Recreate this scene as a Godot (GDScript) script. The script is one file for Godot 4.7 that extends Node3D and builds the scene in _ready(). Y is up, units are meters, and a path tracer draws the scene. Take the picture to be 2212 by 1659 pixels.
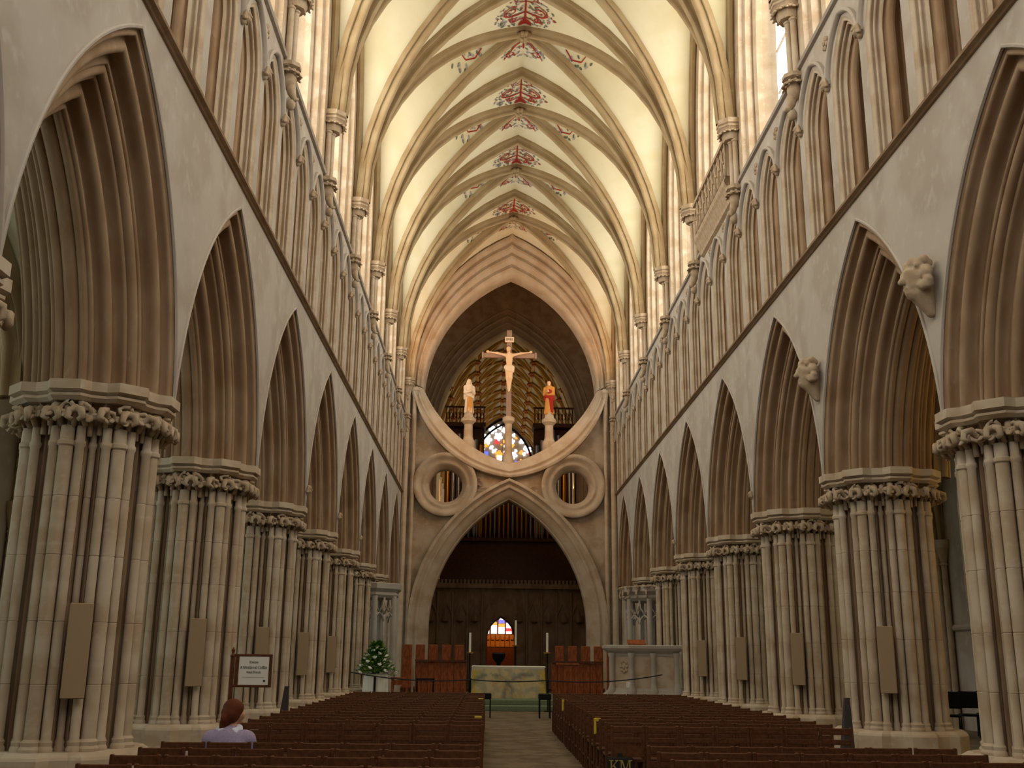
extends Node3D
# A long Gothic nave seen from its west end: arcades, triforium, clerestory, rib vault, crossing with a scissor arch.
# x = south, -z = east (along the nave), y = up; metres.

const BAY := 4.768
const FIRST := 10.193        # distance from the camera to the middle of bay 0
const WALL := 4.75           # nave wall faces at x = +-WALL
const THICK := 1.86
const SPRING := 4.6          # arcade springing
const STRING_Y := 8.55
const CLERE_Y := 12.2
const VAULT_Y := 13.7
const VAULT_A := 4.62
const VAULT_H := 7.1
const CROSS_Z := -45.953     # west face of the crossing
const EAST_Z := -57.0        # stone screen and east crossing arch
const WEST_Z := 1.95
const AISLE_X := 10.8

var M := {}
var taken := {}
var rng := RandomNumberGenerator.new()

func bay_z(i: float) -> float: return -(FIRST + i * BAY)

func _ready() -> void:
	rng.seed = 7
	make_camera()
	make_sky()
	make_materials()
	make_window_light_shells()
	make_shell()
	make_nave_walls()
	make_vault()
	make_piers()
	make_crossing()
	make_choir()
	make_furniture()

# ------------------------------------------------------------------ camera, sky, light
func make_camera() -> void:
	var cam := Camera3D.new()
	cam.name = "camera"
	cam.fov = 40.166
	cam.near = 0.05
	cam.far = 400.0
	add_child(cam)
	cam.position = Vector3(-0.859, 1.6, 0.0)
	cam.rotation = Vector3(0.2542, -0.0201, 0.0107)
	cam.current = true

func make_sky() -> void:
	var we := WorldEnvironment.new()
	we.name = "environment"
	var e := Environment.new()
	e.background_mode = Environment.BG_SKY
	var sky := Sky.new()
	var ps := PhysicalSkyMaterial.new()
	ps.energy_multiplier = 0.3
	sky.sky_material = ps
	e.sky = sky
	e.tonemap_mode = Environment.TONE_MAPPER_LINEAR
	e.tonemap_exposure = 0.92
	e.sdfgi_enabled = true
	e.ssao_enabled = true
	e.ssil_enabled = true
	we.environment = e
	add_child(we)

const E_CLERE := 21.0
const E_WEST := 15.5
const E_AISLE := 3.2
const E_CHOIR := 26.0
const E_SPOT := 12.0

func area_light(parent: Node3D, pos: Vector3, towards: Vector3, size: Vector2, energy: float, col: Color) -> void:
	var l := AreaLight3D.new()
	l.name = "daylight"
	l.area_size = size
	l.light_energy = energy
	l.light_color = col
	l.shadow_enabled = true
	l.set("area_range", 90.0)
	l.set("area_attenuation", 2.0)
	parent.add_child(l, true)
	l.position = pos
	l.basis = Basis.looking_at(towards, Vector3.UP if absf(towards.y) < 0.9 else Vector3.RIGHT)

# ------------------------------------------------------------------ materials
func noise_image(sd: int, freq: float, oct: int, size: int) -> Image:
	var n := FastNoiseLite.new()
	n.seed = sd
	n.frequency = freq
	n.fractal_octaves = oct
	n.noise_type = FastNoiseLite.TYPE_SIMPLEX_SMOOTH
	return n.get_seamless_image(size, size)

func mottle(sd: int, freq: float, a: Color, b: Color, c: Color, size := 256) -> ImageTexture:
	var i1 := noise_image(sd, freq, 5, size).get_data()
	var i2 := noise_image(sd + 31, freq * 4.0, 4, size).get_data()
	var out := PackedByteArray()
	out.resize(size * size * 3)
	for k in size * size:
		var t := i1[k] / 255.0
		var u := i2[k] / 255.0
		var col := a.lerp(b, smoothstep(0.25, 0.75, t)).lerp(c, smoothstep(0.6, 0.95, u) * 0.6)
		out[k * 3] = int(clampf(col.r, 0, 1) * 255)
		out[k * 3 + 1] = int(clampf(col.g, 0, 1) * 255)
		out[k * 3 + 2] = int(clampf(col.b, 0, 1) * 255)
	return ImageTexture.create_from_image(Image.create_from_data(size, size, false, Image.FORMAT_RGB8, out))

func c8(r: float, g: float, b: float) -> Color: return Color(r / 255.0, g / 255.0, b / 255.0)

func mat(nm: String, col: Color, rough := 0.85, tex: Texture2D = null, scale := Vector3(0.4, 0.4, 0.4), metal := 0.0) -> StandardMaterial3D:
	var m := StandardMaterial3D.new()
	m.resource_name = nm
	m.albedo_color = col
	m.roughness = rough
	m.metallic = metal
	m.metallic_specular = 0.3
	m.cull_mode = BaseMaterial3D.CULL_DISABLED
	if tex:
		m.albedo_texture = tex
		m.uv1_triplanar = true
		m.uv1_world_triplanar = true
		m.uv1_scale = scale
	M[nm] = m
	return m

func glow(nm: String, col: Color, energy: float) -> StandardMaterial3D:
	var m := mat(nm, col.darkened(0.5), 0.4)
	m.emission_enabled = true
	m.emission = col
	m.emission_energy_multiplier = energy
	return m

func make_materials() -> void:
	var stone_t := mottle(3, 0.012, c8(188, 173, 154), c8(171, 151, 127), c8(197, 186, 171))
	var pale_t := mottle(5, 0.01, c8(176, 168, 159), c8(165, 155, 144), c8(186, 180, 174))
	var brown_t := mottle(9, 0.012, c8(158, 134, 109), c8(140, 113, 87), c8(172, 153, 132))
	var wood_t := mottle(13, 0.03, c8(94, 58, 36), c8(80, 48, 29), c8(106, 68, 43))
	var floor_t := mottle(17, 0.02, c8(120, 106, 86), c8(96, 82, 64), c8(134, 122, 104))
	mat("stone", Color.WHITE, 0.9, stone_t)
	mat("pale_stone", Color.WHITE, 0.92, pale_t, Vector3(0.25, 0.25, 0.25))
	mat("brown_and_shade_stone", Color.WHITE, 0.9, brown_t, Vector3(0.5, 0.25, 0.5))  # brown mouldings; its darkness also paints shade on pier cores and screen
	mat("carved_stone", c8(240, 235, 228), 0.9, stone_t, Vector3(1.5, 1.5, 1.5))
	mat("crossing_stone", Color.WHITE, 0.9, stone_t, Vector3(0.3, 0.3, 0.3))
	mat("plaster", c8(216, 209, 184), 0.95, mottle(23, 0.01, c8(255, 255, 255), c8(244, 240, 228), c8(250, 246, 236)), Vector3(0.2, 0.2, 0.2))
	mat("rib_stone", c8(222, 214, 190), 0.9, stone_t, Vector3(0.3, 0.3, 0.3))
	mat("floor_stone", Color.WHITE, 0.55, floor_t, Vector3(0.3, 0.3, 0.3))
	mat("chair_wood", Color.WHITE, 0.42, wood_t, Vector3(2.0, 2.0, 2.0))
	mat("dark_wood", Color.WHITE, 0.5, wood_t, Vector3(0.8, 0.8, 0.8))
	mat("bench_wood", c8(255, 220, 200), 0.45, mottle(41, 0.03, c8(160, 104, 66), c8(128, 78, 48), c8(178, 120, 78)), Vector3(1.2, 0.4, 1.2))
	mat("panel_board", c8(150, 128, 102), 0.8)
	mat("paint_red", c8(150, 44, 34), 0.8)
	mat("paint_leaf", c8(96, 104, 92), 0.8)
	mat("paint_blue", c8(158, 152, 160), 0.8)
	mat("metal_black", c8(22, 20, 20), 0.45, null, Vector3.ONE, 0.3)
	mat("gold", c8(214, 160, 70), 0.35, null, Vector3.ONE, 0.8)
	mat("gold_rib", c8(158, 122, 62), 0.7)
	mat("rood_wood", c8(150, 126, 112), 0.8)
	mat("kneeler_thread", c8(150, 132, 70), 0.9)
	mat("pipe_metal", c8(170, 170, 176), 0.3, null, Vector3.ONE, 0.7)
	mat("pipe_gold", c8(206, 148, 62), 0.3, null, Vector3.ONE, 0.8)
	mat("boss_red", c8(146, 88, 46), 0.6)
	mat("iron_lead", c8(26, 24, 26), 0.7)
	mat("white_cloth", c8(226, 222, 212), 0.9)
	mat("candle_wax", c8(236, 232, 220), 0.6)
	mat("carpet_green", c8(122, 132, 108), 0.95, mottle(51, 0.05, c8(255, 255, 255), c8(210, 220, 205), c8(235, 235, 225)), Vector3(2, 2, 2))
	mat("skin", c8(196, 142, 112), 0.6)
	mat("statue_flesh", c8(226, 196, 160), 0.7)
	mat("statue_gold", c8(206, 146, 74), 0.6)
	mat("statue_red", c8(166, 44, 34), 0.7)
	mat("statue_white", c8(226, 206, 180), 0.7)
	mat("hair_auburn", c8(92, 44, 24), 0.7)
	mat("jumper_lilac", c8(164, 152, 178), 0.95, mottle(61, 0.08, c8(255, 255, 255), c8(225, 220, 232), c8(245, 245, 250)), Vector3(3, 3, 3))
	mat("scarf_pale", c8(206, 208, 224), 0.95)
	mat("jeans", c8(52, 58, 78), 0.9)
	mat("yellow_ribbon", c8(206, 178, 60), 0.7)
	mat("booklet_white", c8(222, 220, 214), 0.8)
	mat("booklet_yellow", c8(202, 150, 62), 0.8)
	mat("leaf_green", c8(52, 112, 34), 0.7)
	mat("leaf_lime", c8(124, 150, 60), 0.7)
	mat("petal_white", c8(246, 246, 238), 0.7)
	mat("kneeler_cloth", c8(40, 38, 34), 0.95)
	mat("cloth_slate", c8(66, 60, 62), 0.95)
	mat("rope_dark", c8(52, 50, 56), 0.9)
	mat("ink", c8(52, 46, 60), 0.8)
	glow("glass_clear", Color(1.0, 0.98, 0.93), 3.0)
	glow("glass_aisle", Color(0.9, 1.0, 0.9), 1.2)
	glow("glass_gold", Color(1.0, 0.8, 0.25), 1.2)
	glow("glass_white", Color(0.97, 0.97, 1.0), 2.2)
	glow("glass_blue", Color(0.45, 0.5, 1.0), 1.2)
	glow("glass_red", Color(1.0, 0.35, 0.35), 0.9)
	glow("glass_amber", Color(1.0, 0.72, 0.3), 1.2)
	glow("glass_choir", Color(1.0, 0.7, 0.3), 0.35)
	glow("lamp_warm", Color(1.0, 0.72, 0.42), 3.0)

# ------------------------------------------------------------------ nodes
const NTH := ["first", "second", "third", "fourth", "fifth", "sixth", "seventh", "eighth", "ninth", "tenth", "eleventh", "twelfth", "thirteenth", "fourteenth", "fifteenth", "sixteenth", "seventeenth"]

func numbered(nm: String) -> String:
	if not taken.has(nm):
		taken[nm] = 0
		return nm
	taken[nm] += 1
	return "%s_%03d" % [nm, taken[nm]]

func base(nm: String, pos := Vector3.ZERO, turn := 0.0) -> Node3D:
	var n := Node3D.new()
	n.name = numbered(nm)
	add_child(n)
	n.position = pos
	n.rotation.y = turn
	return n

func thing(nm: String, label: String, category: String, pos := Vector3.ZERO, turn := 0.0, group := "") -> Node3D:
	var n := base(nm, pos, turn)
	n.set_meta("label", label)
	n.set_meta("category", category)
	if group != "":
		n.set_meta("group", group)
	return n

func structure(nm: String, label: String, category: String, pos := Vector3.ZERO, turn := 0.0) -> Node3D:
	var n := thing(nm, label, category, pos, turn)
	n.set_meta("kind", "structure")
	return n

func part(parent: Node, nm: String, mesh: Mesh, m, pos := Vector3.ZERO, turn := 0.0) -> MeshInstance3D:
	var o := MeshInstance3D.new()
	o.name = nm
	o.mesh = mesh
	o.material_override = M[m] if m is String else m
	parent.add_child(o, true)
	o.position = pos
	o.rotation.y = turn
	return o

func copy_of(o: Node3D, pos: Vector3, turn := 0.0) -> Node3D:
	var c: Node3D = o.duplicate()
	c.name = numbered(String(o.name).rstrip("0123456789").trim_suffix("_"))
	add_child(c)
	c.position = pos
	c.rotation.y = turn
	return c

# ------------------------------------------------------------------ mesh helpers
var group_no := 1

func begin() -> SurfaceTool:
	var s := SurfaceTool.new()
	s.begin(Mesh.PRIMITIVE_TRIANGLES)
	return s

func done(s: SurfaceTool) -> ArrayMesh:
	s.generate_normals()
	s.index()
	return s.commit()

func flat(s: SurfaceTool) -> void: s.set_smooth_group(0xFFFFFFFF)

func new_group(s: SurfaceTool) -> void:
	group_no += 1
	s.set_smooth_group(group_no)

func tri(s: SurfaceTool, a: Vector3, b: Vector3, c: Vector3) -> void:
	s.add_vertex(a); s.add_vertex(b); s.add_vertex(c)

func quad(s: SurfaceTool, a: Vector3, b: Vector3, c: Vector3, d: Vector3) -> void:
	tri(s, a, b, c)
	tri(s, a, c, d)

# rows of points joined into a surface; breaks[j] = true starts a new smooth group at strip j
func grid(s: SurfaceTool, rows: Array, breaks := [], flip := false) -> void:
	new_group(s)
	for j in rows.size() - 1:
		if j < breaks.size() and breaks[j]:
			new_group(s)
		var a: PackedVector3Array = rows[j]
		var b: PackedVector3Array = rows[j + 1]
		for i in a.size() - 1:
			if flip:
				quad(s, a[i], b[i], b[i + 1], a[i + 1])
			else:
				quad(s, a[i], a[i + 1], b[i + 1], b[i])

func box(s: SurfaceTool, c: Vector3, d: Vector3, bas := Basis.IDENTITY) -> void:
	flat(s)
	var h := d * 0.5
	var p := []
	for k in 8:
		p.append(c + bas * Vector3(h.x if k & 1 else -h.x, h.y if k & 2 else -h.y, h.z if k & 4 else -h.z))
	for f in [[0, 1, 3, 2], [5, 4, 6, 7], [4, 0, 2, 6], [1, 5, 7, 3], [2, 3, 7, 6], [4, 5, 1, 0]]:
		quad(s, p[f[0]], p[f[2]] if false else p[f[1]], p[f[2]], p[f[3]])

func box_mesh(c: Vector3, d: Vector3, bas := Basis.IDENTITY) -> ArrayMesh:
	var s := begin()
	box(s, c, d, bas)
	return done(s)

# box with chamfered edges, 44 triangles
func slab(s: SurfaceTool, c: Vector3, d: Vector3, ch: float, bas := Basis.IDENTITY) -> void:
	flat(s)
	var h := d * 0.5
	var f := func(x: float, y: float, z: float) -> Vector3: return c + bas * Vector3(x, y, z)
	var hx := h.x; var hy := h.y; var hz := h.z
	var ring := func(y: float, ix: float, iz: float) -> Array:
		return [f.call(-hx + ix, y, -hz + iz + ch), f.call(-hx + ix, y, hz - iz - ch), f.call(-hx + ix + ch, y, hz - iz), f.call(hx - ix - ch, y, hz - iz),
			f.call(hx - ix, y, hz - iz - ch), f.call(hx - ix, y, -hz + iz + ch), f.call(hx - ix - ch, y, -hz + iz), f.call(-hx + ix + ch, y, -hz + iz)]
	var rings := [ring.call(-hy, ch, ch), ring.call(-hy + ch, 0, 0), ring.call(hy - ch, 0, 0), ring.call(hy, ch, ch)]
	for j in 3:
		for i in 8:
			quad(s, rings[j][i], rings[j][(i + 1) % 8], rings[j + 1][(i + 1) % 8], rings[j + 1][i])
	for j in [0, 3]:
		for i in range(1, 7):
			tri(s, rings[j][0], rings[j][i], rings[j][i + 1])

# turned profile round y: profile of Vector2(radius, y)
func lathe(s: SurfaceTool, profile: Array, seg := 12, c := Vector3.ZERO, hard := 0.6) -> void:
	var rows := []
	var breaks := []
	for j in profile.size():
		var row := PackedVector3Array()
		for i in seg + 1:
			var t := TAU * i / seg
			row.append(c + Vector3(cos(t) * profile[j].x, profile[j].y, sin(t) * profile[j].x))
		rows.append(row)
		breaks.append(j > 0 and j < profile.size() - 1 and absf((profile[j] - profile[j - 1]).angle_to(profile[j + 1] - profile[j])) > hard)
	grid(s, rows, breaks)

func lathe_mesh(profile: Array, seg := 12) -> ArrayMesh:
	var s := begin()
	lathe(s, profile, seg)
	return done(s)

# tube along points with a radius for each
func tube(s: SurfaceTool, pts: Array, radii: Array, seg := 7, cap := true) -> void:
	var rows := []
	var up := Vector3(0.13, 1, 0.21).normalized()
	for j in pts.size():
		var t: Vector3 = (pts[mini(j + 1, pts.size() - 1)] - pts[maxi(j - 1, 0)]).normalized()
		if absf(t.dot(up)) > 0.95:
			up = Vector3(1, 0.1, 0.2).normalized()
		var sx := t.cross(up).normalized()
		var sy := sx.cross(t).normalized()
		up = sy
		var row := PackedVector3Array()
		for i in seg + 1:
			var a := TAU * i / seg
			row.append(pts[j] + (sx * cos(a) + sy * sin(a)) * radii[j % radii.size()])
		rows.append(row)
	if cap:
		var first := PackedVector3Array()
		var last := PackedVector3Array()
		for i in seg + 1:
			first.append(pts[0]); last.append(pts[-1])
		rows.push_front(first); rows.append(last)
	grid(s, rows)

func ball(s: SurfaceTool, c: Vector3, r: Vector3, seg := 8, rings := 5, bas := Basis.IDENTITY) -> void:
	var rows := []
	for j in rings + 1:
		var v := PI * j / rings
		var row := PackedVector3Array()
		for i in seg + 1:
			var a := TAU * i / seg
			row.append(c + bas * (Vector3(sin(v) * cos(a), -cos(v), sin(v) * sin(a)) * r))
		rows.append(row)
	grid(s, rows)

# closed outline (x, z) at several heights: levels of [y, scale or offset-outline]
func stack(s: SurfaceTool, outlines: Array, cap_top := true, cap_bottom := false, smooth := false) -> void:
	for j in outlines.size() - 1:
		var a: PackedVector3Array = outlines[j]
		var b: PackedVector3Array = outlines[j + 1]
		if smooth:
			new_group(s)
		else:
			flat(s)
		for i in a.size():
			var k := (i + 1) % a.size()
			quad(s, a[i], b[i], b[k], a[k])
	flat(s)
	for e in [0, outlines.size() - 1]:
		if (e == 0 and not cap_bottom) or (e > 0 and not cap_top):
			continue
		var o: PackedVector3Array = outlines[e]
		var c := Vector3.ZERO
		for v in o: c += v
		c /= o.size()
		for i in o.size():
			tri(s, c, o[i], o[(i + 1) % o.size()])

# sweep of a closed or open profile (side, down) along a curve lying in the upright plane with normal n
func sweep_rib(s: SurfaceTool, path: PackedVector3Array, n: Vector3, profile: Array, inward: Vector3) -> void:
	var rows := []
	for q in profile:
		rows.append(PackedVector3Array())
	for i in path.size():
		var t := (path[mini(i + 1, path.size() - 1)] - path[maxi(i - 1, 0)]).normalized()
		var d := n.cross(t).normalized()
		if d.dot(inward - path[i]) < 0:
			d = -d
		for j in profile.size():
			rows[j].append(path[i] + n * profile[j].x + d * profile[j].y)
	var breaks := []
	for j in profile.size():
		breaks.append(j > 0 and j < profile.size() - 1 and absf((profile[j] - profile[j - 1]).angle_to(profile[j + 1] - profile[j])) > 0.7)
	grid(s, rows, breaks)

# ------------------------------------------------------------------ arches
# arc from (a, 0) to (0, h) with radius r, centre towards the other side; inset moves it concentrically inwards
func arc(a: float, h: float, r: float, inset := 0.0, n := 18) -> PackedVector2Array:
	var c := sqrt(a * a + h * h)
	var d := sqrt(maxf(r * r - c * c / 4.0, 0.0))
	var ctr := Vector2(a / 2.0 - h / c * d, h / 2.0 - a / c * d)
	var q := r - inset
	var a0 := asin(clampf(-ctr.y / q, -1, 1))
	var a1 := acos(clampf(-ctr.x / q, -1, 1))
	var out := PackedVector2Array()
	for i in n + 1:
		var t := lerpf(a0, a1, float(i) / n)
		out.append(ctr + Vector2(cos(t), sin(t)) * q)
	return out

# moulded profile from p0 to p1 made of elements [width, bulge]; bulge > 0 is a roll, < 0 a hollow
func moulded(p0: Vector2, p1: Vector2, elements: Array, seg := 6) -> Array:
	var total := 0.0
	for e in elements: total += e[0]
	var dir := (p1 - p0).normalized()
	var len := p0.distance_to(p1)
	var nor := Vector2(dir.y, -dir.x)       # towards the opening (inset grows, depth shrinks)
	var out := [p0]
	var at := 0.0
	for e in elements:
		var w: float = e[0] / total * len
		var k := 1 if e[1] == 0.0 else seg
		for i in range(1, k + 1):
			var t := float(i) / k
			var b := 0.0
			if e[1] > 0: b = e[1] * sqrt(maxf(0.0, 1.0 - pow(2.0 * t - 1.0, 2)))
			elif e[1] < 0: b = e[1] * sin(PI * t)
			out.append(p0 + dir * (at + w * t) + nor * b)
		at += w
	return out

# surface of a moulded arch standing in the plane x = const, opening centred on z = 0.
# outer / inner: half curves (z, y) from springing to apex; profile: (share from outer to inner, depth into -x); drop: jamb length
func arch_surface(s: SurfaceTool, outer: PackedVector2Array, inner: PackedVector2Array, profile: Array, y0: float, drop := 0.0) -> void:
	var rows := []
	var breaks := []
	for j in profile.size():
		var row := PackedVector3Array()
		var k: float = profile[j].x
		var half := PackedVector2Array()
		for i in outer.size():
			half.append(outer[i].lerp(inner[i], k))
		if drop > 0.0:
			row.append(Vector3(-profile[j].y, y0 - drop, half[0].x))
		for i in half.size():
			row.append(Vector3(-profile[j].y, y0 + half[i].y, half[i].x))
		for i in range(half.size() - 2, -1, -1):
			row.append(Vector3(-profile[j].y, y0 + half[i].y, -half[i].x))
		if drop > 0.0:
			row.append(Vector3(-profile[j].y, y0 - drop, -half[0].x))
		rows.append(row)
		var br := false
		if j > 0 and j < profile.size() - 1:
			br = absf((profile[j] - profile[j - 1]).angle_to(profile[j + 1] - profile[j])) > 0.75
		breaks.append(br)
	grid(s, rows, breaks)

# wall face in the plane x between z0 and z1 with an arched hole centred on z = 0, from yb to yt; below y0 the jambs go straight down to yb
func arched_wall(s: SurfaceTool, x: float, outer: PackedVector2Array, y0: float, yb: float, yt: float, z0: float, z1: float, zc := 0.0) -> void:
	flat(s)
	for side in [1.0, -1.0]:
		for i in outer.size() - 1:
			var p := Vector3(x, y0 + outer[i].y, zc + side * outer[i].x)
			var q := Vector3(x, y0 + outer[i + 1].y, zc + side * outer[i + 1].x)
			quad(s, p, q, Vector3(x, yt, q.z), Vector3(x, yt, p.z))
	var a := outer[0].x
	for e in [[z0, zc - a], [zc + a, z1]]:
		if e[1] - e[0] > 0.002:
			quad(s, Vector3(x, yb, e[0]), Vector3(x, yb, e[1]), Vector3(x, yt, e[1]), Vector3(x, yt, e[0]))

# ------------------------------------------------------------------ vault geometry
func rise(x: float, a: float, h: float) -> float:
	var r := (a * a + h * h) / (2.0 * a)
	var c := r - a
	return sqrt(maxf(0.0, r * r - pow(absf(x) + c, 2)))

func half_width(y: float, a: float, h: float) -> float:      # inverse of rise
	var r := (a * a + h * h) / (2.0 * a)
	return maxf(0.0, sqrt(maxf(0.0, r * r - y * y)) - (r - a))

# four webs of a rib vault over +-a (x) and +-b (z)
func webs(a: float, b: float, h: float, ext: float, n := 20) -> Array:
	var out := []
	for cell in 4:
		var s := begin()
		var rows := []
		for j in n + 1:
			var row := PackedVector3Array()
			var v := float(j) / n
			v = 1.0 - pow(1.0 - v, 1.6)
			for i in n + 1:
				var t := (2.0 * i / n - 1.0)
				t = signf(t) * (1.0 - pow(1.0 - absf(t), 1.6)) * v
				# v = distance from the middle towards wall (cells 0, 1) or transverse arch (cells 2, 3), t across
				var p: Vector3
				if cell < 2:
					var sg := 1.0 if cell == 0 else -1.0
					p = Vector3(sg * v * (a + (ext if j == n else 0.0)), rise(t * a, a, h), t * b)
				else:
					var sg2 := 1.0 if cell == 2 else -1.0
					p = Vector3(t * a, rise(t * a, a, h), sg2 * v * b)
				row.append(p)
			rows.append(row)
		grid(s, rows)
		out.append(done(s))
	return out

func rib_path(a: float, b: float, h: float, kind: String, n := 22) -> PackedVector3Array:
	var p := PackedVector3Array()
	for i in n + 1:
		var t := 2.0 * i / n - 1.0
		t = signf(t) * (1.0 - pow(1.0 - absf(t), 1.7))
		match kind:
			"transverse": p.append(Vector3(t * a, rise(t * a, a, h), 0))
			"diagonal": p.append(Vector3(t * a, rise(t * a, a, h), t * b))
			"wall": p.append(Vector3(0, rise(t * a, a, h), t * b))
	return p

func rib_profile(w: float, d: float) -> Array:
	# from one upper edge, round the roll, to the other
	var half := [Vector2(-w, -0.06), Vector2(-w, d * 0.22), Vector2(-w * 0.9, d * 0.34), Vector2(-w * 0.72, d * 0.36), Vector2(-w * 0.6, d * 0.28), Vector2(-w * 0.42, d * 0.42), Vector2(-w * 0.36, d * 0.58), Vector2(-w * 0.46, d * 0.7), Vector2(-w * 0.44, d * 0.86), Vector2(-w * 0.24, d * 0.97)]
	var out := half.duplicate()
	out.append(Vector2(0, d))
	for k in range(half.size() - 1, -1, -1): out.append(Vector2(-half[k].x, half[k].y))
	return out

func make_vault() -> void:
	var roof := structure("ceiling", "cream plastered rib vault with red painted scrolls along its ridge", "vault", Vector3(0, VAULT_Y, 0))
	var cell := webs(VAULT_A, BAY / 2, VAULT_H, 0.25)
	var s := begin()
	sweep_rib(s, rib_path(VAULT_A, 0, VAULT_H, "transverse"), Vector3(0, 0, 1), rib_profile(0.185, 0.34), Vector3(0, 0, 0))
	var transverse := done(s)
	var diag := []
	for sg in [1.0, -1.0]:
		s = begin()
		sweep_rib(s, rib_path(VAULT_A, sg * BAY / 2, VAULT_H, "diagonal"), Vector3(sg * BAY / 2, 0, -VAULT_A).normalized(), rib_profile(0.14, 0.3), Vector3(0, 0, 0))
		diag.append(done(s))
	s = begin()
	sweep_rib(s, rib_path(VAULT_A, BAY / 2, VAULT_H, "wall"), Vector3(1, 0, 0), [Vector2(-0.1, -0.05), Vector2(-0.1, 0.05), Vector2(-0.05, 0.12), Vector2(0.02, 0.13), Vector2(0.1, 0.06), Vector2(0.1, -0.05)], Vector3(0, 0, 0))
	var wall_rib := done(s)
	var boss := boss_mesh()
	var scroll := scroll_meshes()
	for i in range(-2, 8):
		var z := bay_z(i)
		for k in 4:
			part(roof, "web", cell[k], "plaster", Vector3(0, 0, z))
		for k in 2:
			part(roof, "diagonal_rib", diag[k], "rib_stone", Vector3(0, 0, z))
		for sg in [-1.0, 1.0]:
			part(roof, "wall_rib", wall_rib, "rib_stone", Vector3(sg * (VAULT_A + 0.06), 0, z))
		part(roof, "boss", boss, "rib_stone", Vector3(0, VAULT_H - 0.28, z))
		if i < 7:
			part(roof, "transverse_rib", transverse, "rib_stone", Vector3(0, 0, z - BAY / 2))
		var red := part(roof, "painted_scroll", scroll[0], "paint_red", Vector3(0, 0, z))
		red.set_meta("label", "red painted scrollwork tree on cream plaster")
		part(red, "painted_leaves", scroll[1], "paint_leaf").set_meta("kind", "stuff")
		part(red, "painted_berries", scroll[2], "paint_blue").set_meta("kind", "stuff")

func boss_mesh() -> ArrayMesh:
	var s := begin()
	ball(s, Vector3.ZERO, Vector3(0.2, 0.16, 0.2), 10, 6)
	for k in 10:
		var a := TAU * k / 10
		ball(s, Vector3(cos(a) * 0.2, 0.0, sin(a) * 0.2), Vector3(0.09, 0.08, 0.09), 6, 4)
	for k in 5:
		var a := TAU * k / 5
		ball(s, Vector3(cos(a) * 0.1, -0.13, sin(a) * 0.1), Vector3(0.07, 0.06, 0.07), 6, 4)
	return done(s)

func on_web(u: float, v: float) -> Vector3:     # plan position (u across, v along from the middle of the bay) on the underside of the vault
	var y := maxf(rise(u, VAULT_A, VAULT_H), rise(v * VAULT_A / (BAY / 2), VAULT_A, VAULT_H))
	return Vector3(u, y - 0.03, v)

func ribbon(s: SurfaceTool, pts: Array, w0: float, w1: float) -> void:
	new_group(s)
	for i in pts.size() - 1:
		var a: Vector2 = pts[i]
		var b: Vector2 = pts[i + 1]
		var n := (b - a).orthogonal().normalized()
		var wa := lerpf(w0, w1, float(i) / pts.size())
		var wb := lerpf(w0, w1, float(i + 1) / pts.size())
		quad(s, on_web(a.x - n.x * wa, a.y - n.y * wa), on_web(b.x - n.x * wb, b.y - n.y * wb), on_web(b.x + n.x * wb, b.y + n.y * wb), on_web(a.x + n.x * wa, a.y + n.y * wa))

func spot(s: SurfaceTool, p: Vector2, r: Vector2, turn: float) -> void:
	var prev := Vector2.ZERO
	for i in 9:
		var a := TAU * i / 8
		var q := p + Vector2(cos(a) * r.x, sin(a) * r.y).rotated(turn)
		if i > 0:
			tri(s, on_web(p.x, p.y), on_web(prev.x, prev.y), on_web(q.x, q.y))
		prev = q

func curl(from: Vector2, to: Vector2, turns: float, r: float) -> Array:
	# a branch from -> to that ends in a spiral
	var pts := []
	var mid := Vector2(lerpf(from.x, to.x, 0.55), from.y + (from.y - to.y) * 0.15)
	for i in 10:
		var t := i / 9.0
		pts.append(from.lerp(mid, t).lerp(mid.lerp(to, t), t))
	var sx := signf(to.x - from.x)
	var c := to + Vector2(0, 1.0) * r * signf(to.y - from.y + 0.0001)
	var a0 := (to - c).angle()
	for i in range(1, 26):
		var t := i / 25.0
		var a := a0 + sx * signf(to.y - from.y + 0.0001) * t * turns * TAU
		pts.append(c + Vector2(cos(a), sin(a)) * r * (1.0 - 0.75 * t))
	return pts

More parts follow.
